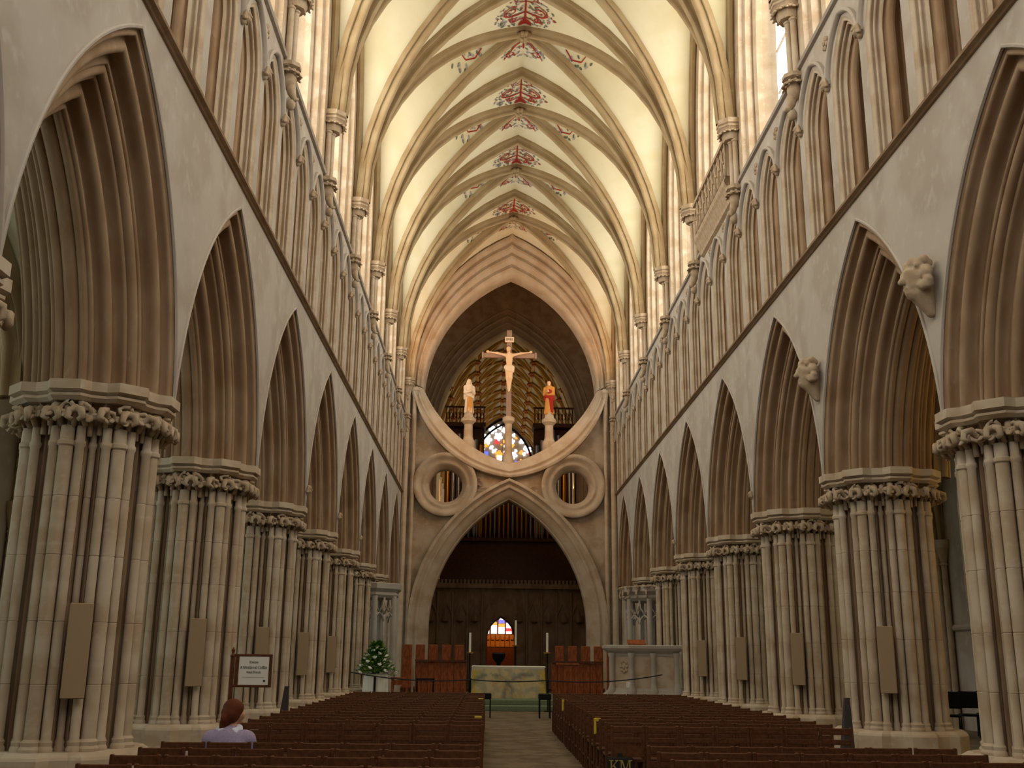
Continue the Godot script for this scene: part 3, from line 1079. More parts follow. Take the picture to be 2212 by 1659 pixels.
func make_piers() -> void:
	var shaft_profile := func(r: float) -> Array:
		return [Vector2(r * 1.5, 0.56), Vector2(r * 1.55, 0.6), Vector2(r * 1.25, 0.63), Vector2(r * 1.35, 0.67), Vector2(r, 0.7)] + drums(r, 0.7, 3.86) + [Vector2(r, 3.86), Vector2(r * 1.25, 3.88), Vector2(r * 1.25, 3.92), Vector2(r, 3.94), Vector2(r * 0.95, 4.1)]
	var big := lathe_mesh(shaft_profile.call(0.08), 12)
	var small := lathe_mesh(shaft_profile.call(0.054), 10)
	var slender := lathe_mesh(shaft_profile.call(0.04), 8)
	var s := begin()
	var core := func(y: float, k: float) -> PackedVector3Array:
		var o := PackedVector3Array()
		# eight arms; at each side of an arm a sharp arris, then a hollow
		for g in 8:
			for q in [[-19.0, 0.56], [-16.4, 0.655], [-15.2, 0.655], [-9.0, 0.60], [0.0, 0.64], [9.0, 0.60], [15.2, 0.655], [16.4, 0.655], [19.0, 0.56], [22.5, 0.55]]:
				var a := TAU * g / 8.0 + deg_to_rad(q[0])
				o.append(Vector3(sin(a), 0, cos(a)) * q[1] * k + Vector3(0, y, 0))
		return o
	stack(s, [core.call(0.5, 1.0), core.call(4.1, 1.0), core.call(4.42, 1.22)], true, false)
	var core_mesh := done(s)
	s = begin()
	stack(s, [star(4.38, 0.93, 0.06), star(4.42, 0.99, 0.07), star(4.45, 0.99, 0.07), star(4.46, 0.95, 0.06), star(4.49, 1.02, 0.08), star(4.6, 1.02, 0.08)], true, true)
	var abacus := done(s)
	s = begin()
	stack(s, [star(0.0, 1.3, 0.04), star(0.22, 1.3, 0.04), star(0.24, 1.2, 0.05), star(0.26, 1.1, 0.06), star(0.5, 1.1, 0.06), star(0.53, 1.08, 0.06), star(0.57, 1.02, 0.05)], true, true)
	var plinth := done(s)
	# one foliage cluster over a group of three shafts, facing +z
	var clusters := []
	for variant in 2:
		s = begin()
		var r3 := RandomNumberGenerator.new()
		r3.seed = 11 + variant
		for k in 5:
			var u := (k - 2) / 2.0
			var p := Vector3(u * 0.22, 3.98 + r3.randf_range(-0.02, 0.04), 0.72 - 0.05 * absf(u))
			leaf_curl(s, p, Vector3(u * 0.45 + r3.randf_range(-0.25, 0.25), 0, 1).normalized(), r3.randf_range(0.26, 0.4), r3.randf_range(0.05, 0.07))
		for k in 4:
			var u2 := (k - 1.5) / 1.5
			# broad leaf blade sweeping sideways
			var q := Vector3(u2 * 0.2, 4.1, 0.76)
			var sw := 1.0 if k % 2 == variant else -1.0
			tube(s, [q, q + Vector3(0.02 * sw, 0.1, 0.05), q + Vector3(0.07 * sw, 0.17, 0.12), q + Vector3(0.13 * sw, 0.15, 0.16), q + Vector3(0.15 * sw, 0.07, 0.16), q + Vector3(0.1 * sw, 0.04, 0.15)], [0.03, 0.04, 0.05, 0.048, 0.04, 0.03], 6)
		# pierced curl rings like tight leaves
		for k in 3:
			var c := Vector3(-0.2 + 0.2 * k + r3.randf_range(-0.03, 0.03), 4.2 + 0.1 * r3.randf(), 0.86 - 0.03 * absf(k - 1))
			var ring := []
			for i in 9:
				var a := TAU * i / 8.0 + k
				ring.append(c + Vector3(cos(a) * 0.075, sin(a) * 0.065, 0.04 * sin(a * 2.0)))
			tube(s, ring, [0.026], 6, false)
		clusters.append(done(s))
	var proto := thing("clustered_pier", "", "pier", Vector3(0, -100, 0))
	part(proto, "plinth", plinth, "stone")
	part(proto, "core", core_mesh, "brown_and_shade_stone")  # browner colour paints in the shade between the shafts
	for g in 8:
		var a := TAU * g / 8.0
		var u := Vector3(sin(a), 0, cos(a))
		var v := Vector3(cos(a), 0, -sin(a))
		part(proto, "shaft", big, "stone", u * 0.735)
		for k in [-1.0, 1.0]:
			part(proto, "shaft", small, "stone", u * 0.715 + v * k * 0.145)
		var am := a + TAU / 16.0
		part(proto, "shaft", slender, "stone", Vector3(sin(am), 0, cos(am)) * 0.61)
		part(proto, "foliage_cluster", clusters[g % 2], "carved_stone", Vector3.ZERO, a)
	part(proto, "abacus", abacus, "stone")
	var panel := box_mesh(Vector3.ZERO, Vector3(0.24, 1.0, 0.07))
	s = begin()
	slab(s, Vector3.ZERO, Vector3(0.24, 1.0, 0.07), 0.008)
	panel = done(s)
	for side in [-1, 1]:
		var which := "north" if side < 0 else "south"
		for i in range(-2, 7):
			var x: float = side * (WALL + THICK / 2.0)
			var z := bay_z(i + 0.5)
			var boards: bool = i >= 0 and i <= 4
			var p := copy_of(proto, Vector3(x, 0, z))
			p.set_meta("label", "clustered limestone pier with leafy capital, %s from the crossing, %s arcade" % [NTH[6 - i], which])
			p.set_meta("kind", "structure")
			p.set_meta("group", ("%s arcade piers with boards" if boards else "%s arcade piers without boards") % which)
			if boards:
				var a = -side * 0.47
				var b := thing("hanging_board", "plain tall beige board hung on the %s pier from the crossing, %s arcade" % [NTH[6 - i], which], "board", Vector3(x + sin(a) * 0.87, 1.62, z + cos(a) * 0.87), a, "beige boards on the %s arcade piers" % which)
				part(b, "board_panel", panel, "panel_board")
				part(b, "bracket", box_mesh(Vector3(0, 0.3, -0.07), Vector3(0.05, 0.04, 0.1)), "metal_black")
				part(b, "bracket", box_mesh(Vector3(0, -0.3, -0.07), Vector3(0.05, 0.04, 0.1)), "metal_black")
	remove_child(proto)
	proto.queue_free()
	var curls := [[Vector3(0, 0.1, 0), Vector3(0, -0.1, 0), 0.6, 0.55], [Vector3(-0.1, -0.5, 0), Vector3(-0.4, -1.3, 0), 0.5, 0.2], [Vector3(0.58, 0.12, 0), Vector3(0.68, -0.1, 0), 0.08, 0.13], [Vector3(0.5, 0.27, -0.25), Vector3(0.52, 0.24, 0.25), 0.1, 0.1], [Vector3(0.5, -0.35, -0.14), Vector3(0.5, -0.35, 0.14), 0.07, 0.07], [Vector3(0.3, -0.5, 0), Vector3(0.25, -0.62, 0), 0.25, 0.2]]
	for k in 26:
		var a := -2.1 + 4.2 * (k % 9) / 8.0
		var y: float = [0.55, 0.1, -0.35][k / 9]
		var c := Vector3(cos(a) * 0.1 - 0.05 + (0.25 if k < 9 else 0.0) * cos(a), y + 0.12 * (k % 2), sin(a) * (0.55 if k < 9 else 0.8))
		curls.append([c, c + Vector3(0.08, -0.1, 0.1 * sin(k * 2.0)), 0.2, 0.14])
	var bust := blob(curls, 0.075, 0.06)
	# large carved heads where the hood moulds meet, and small ones on the north side
	for h in [[1, 0, 6.32, 0.33], [1, 1, 6.36, 0.32], [1, 2, 5.0, 0.1], [-1, 2, 4.98, 0.12], [-1, 3, 5.04, 0.12], [-1, 4, 5.0, 0.1], [1, 4, 5.0, 0.1]]:
		var big_one: bool = h[3] > 0.2
		var wl: Node3D = nave_wall[h[0]]
		var hm := part(wl, "carved_bust" if big_one else "head_stop", bust if big_one else head_mesh, "carved_stone", Vector3(-h[0] * h[3] * 0.5, h[2], bay_z(h[1] + 0.5)), 0.0 if h[0] < 0 else PI)
		hm.scale = Vector3.ONE * h[3]
		if big_one:
			hm.set_meta("label", "large carved stone bust with curling hair")

# ------------------------------------------------------------------ crossing with the scissor arch
func poly_plate(s: SurfaceTool, pts: PackedVector2Array, x: float) -> void:     # pts are (z, y)
	flat(s)
	var idx := Geometry2D.triangulate_polygon(pts)
	for i in range(0, idx.size(), 3):
		tri(s, Vector3(x, pts[idx[i]].y, pts[idx[i]].x), Vector3(x, pts[idx[i + 1]].y, pts[idx[i + 1]].x), Vector3(x, pts[idx[i + 2]].y, pts[idx[i + 2]].x))

func flip_y(c: PackedVector2Array) -> PackedVector2Array:
	var o := PackedVector2Array()
	for p in c: o.append(Vector2(p.x, -p.y))
	return o

func make_crossing() -> void:
	var w := structure("wall_crossing", "scissor arch of pale stone with two round eyes filling the crossing arch", "arch", Vector3(0, 0, CROSS_Z), -PI / 2)
	var band := [Vector2(0, 0.45), Vector2(0, 0.02), Vector2(0.04, 0), Vector2(0.14, 0.0), Vector2(0.17, 0.03)]
	band += [Vector2(0.22, 0.13), Vector2(0.28, 0.17), Vector2(0.34, 0.16), Vector2(0.38, 0.12), Vector2(0.42, 0.11), Vector2(0.46, 0.13), Vector2(0.48, 0.18), Vector2(0.56, 0.25), Vector2(0.7, 0.32), Vector2(0.86, 0.42), Vector2(0.9, 0.5), Vector2(0.96, 0.52), Vector2(1.0, 0.6), Vector2(1.0, 1.0)]
	var full := band.duplicate()
	for k in range(band.size() - 2, -1, -1):
		full.append(Vector2(band[k].x, 1.6 - band[k].y))
	# lower arch
	var low_o := arc(4.3, 6.75, 7.0)
	var low_i := arc(3.42, 5.85, 6.3)
	var s := begin()
	arch_surface(s, low_o, low_i, full, 2.5, 2.5)
	part(w, "lower_arch", done(s), "crossing_stone")
	# inverted arch
	var inv_o := arc(4.42, 4.12, 4.9)
	var inv_i := arc(3.95, 3.4, 6.1)
	s = begin()
	arch_surface(s, flip_y(inv_o), flip_y(inv_i), full, 13.4)
	part(w, "inverted_arch", done(s), "crossing_stone")
	# crossing arch above
	var up_o := PackedVector2Array()
	for i in 19:
		var y := (VAULT_H + 0.1) * (1.0 - pow(1.0 - i / 18.0, 1.3))
		up_o.append(Vector2(half_width(minf(y, VAULT_H), VAULT_A, VAULT_H), y + 0.25))
	var up_i := arc(3.95, 5.62, 6.4)
	var up := [Vector2(0, -0.05), Vector2(0.04, -0.1), Vector2(0.1, -0.08), Vector2(0.14, 0.05), Vector2(0.2, 0.12), Vector2(0.26, 0.1), Vector2(0.3, 0.05), Vector2(0.36, 0.06), Vector2(0.4, 0.18), Vector2(0.46, 0.26), Vector2(0.52, 0.24), Vector2(0.56, 0.2), Vector2(0.62, 0.22), Vector2(0.66, 0.34), Vector2(0.74, 0.42), Vector2(0.8, 0.4), Vector2(0.85, 0.36), Vector2(0.91, 0.4), Vector2(1.0, 0.55), Vector2(1.0, 1.6)]
	s = begin()
	arch_surface(s, up_o, up_i, up, 13.4)
	part(w, "crossing_arch", done(s), "crossing_stone")
	# recessed plates between the arches with a round eye on each side
	var oc := Vector2(2.84, 8.96)
	var rr := 1.0
	for sg in [1.0, -1.0]:
		var lo := PackedVector2Array()
		var hi := PackedVector2Array()
		# lower plate: outer edge up to eye level, eye's lower half, then down along the lower arch
		lo.append(Vector2(5.0, 0.0)); lo.append(Vector2(5.0, oc.y))
		lo.append(Vector2(oc.x + rr, oc.y))
		for i in range(1, 16): lo.append(oc + Vector2(cos(-PI * i / 16.0), sin(-PI * i / 16.0)) * rr)
		lo.append(Vector2(oc.x - rr, oc.y))
		var keep := PackedVector2Array()
		for p in low_o:
			if p.y + 2.5 < oc.y - 0.05: keep.append(Vector2(p.x - 0.05, p.y + 2.5))
		lo.append(Vector2(low_o[low_o.size() - 3].x + 0.3, oc.y))
		for i in range(keep.size() - 1, -1, -1): lo.append(keep[i])
		lo.append(Vector2(low_o[0].x - 0.05, 0.0))
		hi.append(Vector2(5.0, oc.y)); hi.append(Vector2(5.0, 13.5))
		for p in inv_o:
			if 13.4 - p.y > oc.y + 0.4: hi.append(Vector2(p.x - 0.05, 13.4 - p.y))
		hi.append(Vector2(low_o[low_o.size() - 3].x + 0.3, oc.y))
		hi.append(Vector2(oc.x - rr, oc.y))
		for i in range(15, 0, -1): hi.append(oc + Vector2(cos(PI * i / 16.0), sin(PI * i / 16.0)) * rr)
		hi.append(Vector2(oc.x + rr, oc.y))
		s = begin()
		for pl in [lo, hi]:
			var q := PackedVector2Array()
			for p in pl: q.append(Vector2(p.x * sg, p.y))
			poly_plate(s, q, -0.42)
			poly_plate(s, q, -1.18)
		part(w, "spandrel_plate", done(s), "crossing_stone")
		# moulded ring
		s = begin()
		var ring := [Vector2(1.42, 0.45), Vector2(1.42, 0.08), Vector2(1.38, 0.05), Vector2(1.28, 0.06), Vector2(1.22, 0.1), Vector2(1.14, 0.22), Vector2(1.06, 0.25), Vector2(1.0, 0.22), Vector2(0.94, 0.24), Vector2(0.86, 0.4), Vector2(0.78, 0.5), Vector2(0.74, 0.6), Vector2(0.73, 1.0), Vector2(0.78, 1.1), Vector2(1.0, 1.3), Vector2(1.42, 1.5), Vector2(1.42, 1.15)]
		var rows := []
		for q in ring:
			var row := PackedVector3Array()
			for i in 41:
				var a := TAU * i / 40.0
				row.append(Vector3(-q.y, oc.y + sin(a) * q.x, sg * oc.x + cos(a) * q.x))
			rows.append(row)
		var br := []
		for j in ring.size(): br.append(j in [1, 12, 15])
		grid(s, rows, br)
		part(w, "round_eye", done(s), "crossing_stone")
		# responds of the crossing pier
		for q in [[4.62, 0.06, 0.13, 13.35], [4.3, 0.16, 0.1, 13.2], [4.05, 0.3, 0.09, 13.2]]:
			if q[0] < 4.2: continue
			var prof := [Vector2(q[2] * 1.6, 0.0), Vector2(q[2] * 1.6, 0.5), Vector2(q[2] * 1.2, 0.55), Vector2(q[2], 0.6), Vector2(q[2], q[3] - 0.4), Vector2(q[2] * 1.2, q[3] - 0.38), Vector2(q[2], q[3] - 0.34), Vector2(q[2] * 1.7, q[3] - 0.05), Vector2(q[2] * 2.1, q[3]), Vector2(q[2] * 2.1, q[3] + 0.15), Vector2(0, q[3] + 0.15)]
			part(w, "respond_shaft", lathe_mesh(prof, 10), "crossing_stone", Vector3(-q[1], 0, sg * q[0]))
		part(w, "respond_foliage", corbel_mesh, "carved_stone", Vector3(0.06, 13.2, sg * 4.62))
		# crossing pier behind and wall that closes the aisle
		part(w, "crossing_pier", box_mesh(Vector3(-0.85, 7.0, sg * 5.9), Vector3(1.6, 14.0, 2.0)), "crossing_stone")
		part(w, "pier_face", box_mesh(Vector3(-0.8, 6.9, sg * 4.85), Vector3(0.9, 13.8, 0.5)), "crossing_stone")
		part(w, "aisle_end_wall", box_mesh(Vector3(-0.85, 4.8, sg * 8.6), Vector3(1.0, 9.6, 5.6)), "pale_stone")
	part(w, "centre_plate", box_mesh(Vector3(-0.8, 9.18, 0), Vector3(0.76, 1.12, 3.8)), "crossing_stone")
	# crossing tower: side walls, ceiling, east arch
	var t := structure("wall_tower", "dark stone crossing tower with the pointed arch into the choir", "wall", Vector3(0, 0, EAST_Z), -PI / 2)
	var eo := arc(4.75, 7.4, 8.0)
	var ei := arc(3.85, 6.1, 6.6)
	s = begin()
	var deep := []
	for q in up: deep.append(Vector2(q.x, q.y * 1.4 if q.y < 1.0 else 1.3))
	arch_surface(s, eo, ei, deep, 13.45, 13.45)
	part(t, "choir_arch", done(s), "crossing_stone")
	s = begin()
	arched_wall(s, 0.07, eo, 13.45, 0.0, 24.5, -6.5, 6.5)
	part(t, "east_wall", done(s), "crossing_stone")
	var len := absf(EAST_Z - CROSS_Z)
	for sg in [1.0, -1.0]:
		part(t, "side_wall", box_mesh(Vector3(len / 2 - 0.8, 12, sg * 5.3), Vector3(len - 1.6, 25, 0.5)), "crossing_stone")
		for k in 3:
			part(t, "tower_shaft", lathe_mesh([Vector2(0.12, 0), Vector2(0.12, 22)], 8), "crossing_stone", Vector3(1.0 + k * 3.6, 0, sg * 5.0))
	part(t, "tower_ceiling", box_mesh(Vector3(len / 2, 23.6, 0), Vector3(len + 1, 0.4, 11)), "crossing_stone")
	part(t, "west_wall_above", box_mesh(Vector3(len - 1.7, 22.6, 0), Vector3(0.3, 4.0, 11)), "crossing_stone")
	# floodlights for the arch and rood; western pair added to warm the lower stone
	for q in [[-1.0, -43.0, 18.2, 44.0, E_SPOT * 1.9, "beside the crossing"], [1.0, -43.0, 18.2, 44.0, E_SPOT * 1.9, "beside the crossing"], [-1.0, -37.6, 8.0, 34.0, E_SPOT * 2.4, "one bay west of the crossing"], [1.0, -37.6, 8.0, 34.0, E_SPOT * 2.4, "one bay west of the crossing"]]:
		var sg: float = q[0]
		var where := Vector3(sg * 4.95, 12.28, q[1])
		var lampn := thing("floodlight", "unseen warm floodlight on the %s clerestory sill %s" % ["north" if sg < 0 else "south", q[5]], "floodlight", where)
		s = begin()
		slab(s, Vector3(0, 0.14, 0), Vector3(0.2, 0.22, 0.16), 0.02)
		part(lampn, "housing", done(s), "metal_black")
		part(lampn, "bracket", box_mesh(Vector3(0, 0.02, 0), Vector3(0.1, 0.04, 0.1)), "metal_black")
		part(lampn, "lamp_glass", box_mesh(Vector3(0, 0.14, -0.085), Vector3(0.16, 0.17, 0.01)), "lamp_warm")
		var sp := SpotLight3D.new()
		sp.name = "flood"
		sp.light_energy = q[4]
		sp.light_color = Color(1.0, 0.7, 0.4)
		sp.light_size = 0.08
		sp.spot_angle = q[3]
		sp.spot_angle_attenuation = 0.8
		sp.spot_range = 60.0
		sp.shadow_enabled = true
		lampn.add_child(sp)
		sp.position = Vector3(-sg * 0.02, 0.16, -0.12)
		sp.basis = Basis.looking_at((Vector3(0, q[2], CROSS_Z - 0.3) - where).normalized(), Vector3.UP)
	make_rood()

# robed or bare figure standing on y = 0 facing +z, about 1.6 high
func robe(kind: int) -> ArrayMesh:
	var b := [[Vector3(0, 0.2, 0), Vector3(0, 0.95, 0.0), 0.2, 0.15, 1.15], [Vector3(0, 0.95, 0), Vector3(0, 1.22, 0), 0.16, 0.19, 1.2], [Vector3(-0.19, 1.24, 0), Vector3(0.19, 1.24, 0), 0.09, 0.09],
		[Vector3(-0.22, 1.22, 0.02), Vector3(-0.24, 0.95, 0.08), 0.085, 0.075], [Vector3(0.22, 1.22, 0.02), Vector3(0.24, 0.95, 0.08), 0.085, 0.075],
		[Vector3(-0.24, 0.95, 0.08), Vector3(-0.03, 1.0 if kind == 0 else 1.12, 0.22), 0.07, 0.05], [Vector3(0.24, 0.95, 0.08), Vector3(0.05, 1.02 if kind == 0 else 0.9, 0.22), 0.07, 0.05]]
	for k in 6:         # folds of the skirt
		var a := PI * (k + 0.5) / 6.0
		b.append([Vector3(cos(a) * 0.21, 0.04, sin(a) * 0.19), Vector3(cos(a) * 0.13, 0.85, sin(a) * 0.12), 0.065, 0.04])
	return blob(b, 0.035, 0.05)

func make_rood() -> void:
	var z := CROSS_Z - 0.8
	var rood := thing("rood_cross", "tall pale rood cross with title plate on a stone post above the scissor arch", "cross", Vector3(-0.06, 0, z))
	var s := begin()
	lathe(s, [Vector2(0.24, 9.75), Vector2(0.24, 10.3), Vector2(0.19, 10.45), Vector2(0.17, 10.6), Vector2(0.16, 11.85), Vector2(0.2, 11.9), Vector2(0.27, 11.98), Vector2(0.27, 12.16), Vector2(0.2, 12.2), Vector2(0, 12.2)], 8)
	part(rood, "stone_post", done(s), "crossing_stone")
	s = begin()
	slab(s, Vector3(0, 14.25, 0), Vector3(0.24, 4.14, 0.16), 0.02)
	part(rood, "upright", done(s), "rood_wood")
	s = begin()
	slab(s, Vector3(0, 15.1, 0), Vector3(2.5, 0.22, 0.15), 0.02)
	for k in [-1.0, 1.0]: slab(s, Vector3(k * 1.22, 15.1, 0), Vector3(0.1, 0.3, 0.2), 0.02)
	part(rood, "crossbar", done(s), "rood_wood")
	s = begin()
	slab(s, Vector3(0, 15.85, 0.1), Vector3(0.42, 0.26, 0.06), 0.015)
	var plate := part(rood, "title_plate", done(s), "statue_white")
	lettering(plate, "INRI", 0.15, Vector3(0, 15.85, 0.135), "ink")
	var fig := thing("crucified_figure", "pale carved figure with outstretched arms fixed to the rood cross", "statue", Vector3(-0.06, -1.45, z + 0.1))
	fig.scale = Vector3(1.1, 1.1, 1.1)
	var b := [[Vector3(0, 14.52, 0.03), Vector3(0, 14.78, 0.06), 0.12, 0.115, 1.25], [Vector3(0, 14.78, 0.06), Vector3(0, 15.0, 0.06), 0.13, 0.15, 1.3], [Vector3(0, 15.0, 0.05), Vector3(-0.02, 15.18, 0.08), 0.06, 0.055],
		[Vector3(-0.03, 15.24, 0.12), Vector3(-0.03, 15.31, 0.1), 0.085, 0.095], [Vector3(-0.03, 15.23, 0.205), Vector3(-0.03, 15.27, 0.2), 0.018, 0.014],
		[Vector3(-0.15, 15.03, 0.05), Vector3(-0.5, 15.12, 0.03), 0.065, 0.045], [Vector3(-0.5, 15.12, 0.03), Vector3(-0.86, 15.17, 0.0), 0.045, 0.03], [Vector3(0.15, 15.03, 0.05), Vector3(0.5, 15.12, 0.03), 0.065, 0.045], [Vector3(0.5, 15.12, 0.03), Vector3(0.86, 15.17, 0.0), 0.045, 0.03],
		[Vector3(-0.08, 14.46, 0.03), Vector3(-0.07, 14.02, 0.12), 0.095, 0.065], [Vector3(0.08, 14.46, 0.03), Vector3(0.07, 14.02, 0.12), 0.095, 0.065], [Vector3(-0.07, 14.02, 0.12), Vector3(-0.03, 13.6, 0.03), 0.062, 0.04], [Vector3(0.07, 14.02, 0.12), Vector3(0.03, 13.6, 0.05), 0.062, 0.04], [Vector3(-0.02, 13.6, 0.04), Vector3(-0.01, 13.46, 0.1), 0.04, 0.03], [Vector3(0.02, 13.6, 0.06), Vector3(0.01, 13.46, 0.12), 0.04, 0.03]]
	for k in [-1.0, 1.0]:
		for fi in 4:
			b.append([Vector3(k * 0.88, 15.15 + fi * 0.018, 0.02), Vector3(k * (0.95 + 0.012 * (fi % 2)), 15.13 + fi * 0.026, 0.05), 0.012, 0.009])
		b.append([Vector3(k * 0.87, 15.18, 0.02), Vector3(k * 0.91, 15.24, 0.05), 0.013, 0.01])
	part(fig, "body", blob(b, 0.026, 0.05), "statue_flesh")
	part(fig, "hair", blob([[Vector3(-0.03, 15.33, 0.07), Vector3(-0.03, 15.2, 0.03), 0.1, 0.09], [Vector3(-0.11, 15.27, 0.07), Vector3(-0.12, 15.1, 0.09), 0.04, 0.03], [Vector3(0.05, 15.27, 0.07), Vector3(0.06, 15.1, 0.09), 0.04, 0.03], [Vector3(-0.03, 15.18, 0.17), Vector3(-0.03, 15.15, 0.17), 0.024, 0.014]], 0.026, 0.04), "hair_auburn")
	part(fig, "loincloth", blob([[Vector3(-0.1, 14.5, 0.04), Vector3(0.1, 14.48, 0.05), 0.12, 0.12], [Vector3(-0.06, 14.4, 0.08), Vector3(0.07, 14.36, 0.1), 0.1, 0.11], [Vector3(0.15, 14.5, 0.06), Vector3(0.19, 14.3, 0.05), 0.06, 0.03]], 0.026, 0.05), "statue_white")
	# two attendant statues on pedestals standing on the inverted arch
	for k in 2:
		var x: float = [-1.88, 1.79][k]
		var ped := thing("statue_pedestal", ["stone column pedestal under the gilded veiled statue", "stone column pedestal under the red mantled statue"][k], "pedestal", Vector3(x, 0, z))
		s = begin()
		lathe(s, [Vector2(0.3, 10.6), Vector2(0.3, 11.05), Vector2(0.24, 11.12), Vector2(0.2, 11.25), Vector2(0.19, 11.8), Vector2(0.24, 11.86), Vector2(0.33, 11.95), Vector2(0.33, 12.1), Vector2(0.27, 12.14), Vector2(0.2, 12.32), Vector2(0.17, 12.34), Vector2(0, 12.34)], 8)
		part(ped, "column", done(s), "crossing_stone")
		for g in 4:
			s = begin()
			var a := TAU * g / 4.0 + PI / 4 * 0
			poly_plate(s, PackedVector2Array([Vector2(-0.2, 12.08), Vector2(0.2, 12.08), Vector2(0.0, 12.42)]), 0.3)
			poly_plate(s, PackedVector2Array([Vector2(-0.2, 12.08), Vector2(0.2, 12.08), Vector2(0.0, 12.42)]), 0.24)
			part(ped, "gablet", done(s), "crossing_stone", Vector3.ZERO, a + PI / 2)
		var st := thing("robed_statue", ["carved statue of a veiled woman in pale mantle and gold robe, hands clasped", "carved statue of a man in red and gold mantle, one hand raised"][k], "statue", Vector3(x, 12.32, z), 0.3 if k == 0 else -0.3)
		st.scale = Vector3(0.9, 1.0, 0.9)
		part(st, "body", blob([[Vector3(0, 1.3, 0.0), Vector3(0, 1.36, 0.01), 0.05, 0.05], [Vector3(0, 1.43, 0.03), Vector3(0, 1.5, 0.02), 0.085, 0.095], [Vector3(0, 1.43, 0.12), Vector3(0, 1.47, 0.115), 0.018, 0.014], [Vector3(-0.03, 1.05, 0.22), Vector3(0.0, 1.12, 0.24), 0.035, 0.02], [Vector3(0.04, 1.05, 0.22), Vector3(0.0, 1.12, 0.24), 0.035, 0.02], [Vector3(0, 0.3, 0), Vector3(0, 1.3, 0), 0.12, 0.1]], 0.026, 0.03), "statue_flesh")
		part(st, "robe", robe(k), "statue_white" if k == 0 else "statue_gold")
		if k == 0:
			part(st, "skirt", blob([[Vector3(0, 0.08, 0.06), Vector3(0, 0.72, 0.05), 0.2, 0.15, 1.1], [Vector3(-0.12, 0.05, 0.14), Vector3(-0.05, 0.75, 0.14), 0.07, 0.05], [Vector3(0.12, 0.05, 0.14), Vector3(0.06, 0.75, 0.14), 0.07, 0.05]], 0.035, 0.05), "statue_gold")
		var mantle := [[Vector3(-0.18, 1.22, -0.02), Vector3(-0.21, 0.7, -0.01), 0.09, 0.08], [Vector3(0.18, 1.22, -0.02), Vector3(0.21, 0.7, -0.01), 0.09, 0.08], [Vector3(0, 1.15, -0.07), Vector3(0, 0.45, -0.08), 0.17, 0.19], [Vector3(-0.15, 0.85, 0.12), Vector3(0.16, 0.74, 0.13), 0.07, 0.07]]
		if k == 0: mantle += [[Vector3(0, 1.54, -0.045), Vector3(0, 1.42, -0.07), 0.11, 0.11], [Vector3(-0.1, 1.46, -0.03), Vector3(-0.16, 1.2, -0.02), 0.045, 0.07], [Vector3(0.1, 1.46, -0.03), Vector3(0.16, 1.2, -0.02), 0.045, 0.07]]
		else: mantle += [[Vector3(0.14, 0.74, 0.14), Vector3(0.16, 0.12, 0.12), 0.1, 0.09], [Vector3(0.05, 1.1, 0.1), Vector3(0.14, 0.74, 0.12), 0.09, 0.1]]
		part(st, "mantle", blob(mantle, 0.032, 0.06), "statue_white" if k == 0 else "statue_red")
		if k == 1:
			part(st, "hair", blob([[Vector3(0, 1.54, -0.02), Vector3(0, 1.42, -0.06), 0.1, 0.1], [Vector3(-0.08, 1.5, 0), Vector3(-0.1, 1.36, -0.02), 0.04, 0.03], [Vector3(0.08, 1.5, 0), Vector3(0.1, 1.36, -0.02), 0.04, 0.03]], 0.03, 0.03), "hair_auburn")

func lettering(parent: Node, text: String, size: float, pos: Vector3, m: String, bold := false) -> void:
	var tm := TextMesh.new()
	var f := SystemFont.new()
	f.font_names = PackedStringArray(["Droid Serif"])
	if bold: f.font_weight = 700
	tm.font = f
	tm.text = text
	tm.font_size = 32
	tm.pixel_size = size / 32.0
	tm.depth = 0.004
	part(parent, "lettering", tm, m, pos)

# ------------------------------------------------------------------ screen, organ, choir
const GLASS := [[-0.15,20.18,0.22,4,"w"],[-0.70,19.91,0.31,4,"w"],[0.26,19.89,0.22,4,"w"],[-1.21,19.11,0.43,6,"w"],[-1.20,18.63,0.19,3,"a"],[-0.22,19.35,0.33,5,"w"],[-0.36,18.90,0.22,3,"r"],[-1.94,18.95,0.19,3,"w"],[1.05,19.49,0.16,3,"w"],[1.25,19.26,0.13,2,"a"],[0.93,18.96,0.22,4,"w"],[0.96,18.62,0.16,3,"a"],[1.72,18.97,0.22,3,"w"],[-2.02,18.31,0.15,2,"w"],[-1.56,18.32,0.18,3,"w"],[-0.79,18.44,0.19,2,"w"],[0.35,18.52,0.13,2,"w"],[0.23,18.95,0.13,2,"a"],[0.05,18.68,0.10,2,"a"],[-1.24,17.90,0.22,4,"b"],[-0.60,18.11,0.16,3,"w"],[-0.42,18.26,0.10,2,"w"],[-0.16,17.86,0.31,5,"a"],[-0.12,17.56,0.25,4,"w"],[-0.41,17.37,0.16,3,"r"],[0.30,18.05,0.10,2,"w"],[1.05,17.80,0.30,5,"w"],[1.25,18.20,0.13,2,"w"],[1.70,18.03,0.19,3,"a"],[1.92,17.92,0.16,3,"w"],[2.04,18.41,0.18,3,"w"],[2.26,18.27,0.27,5,"w"],[2.34,18.00,0.13,2,"r"],[1.28,17.24,0.12,2,"b"],[1.68,17.40,0.10,2,"a"]]

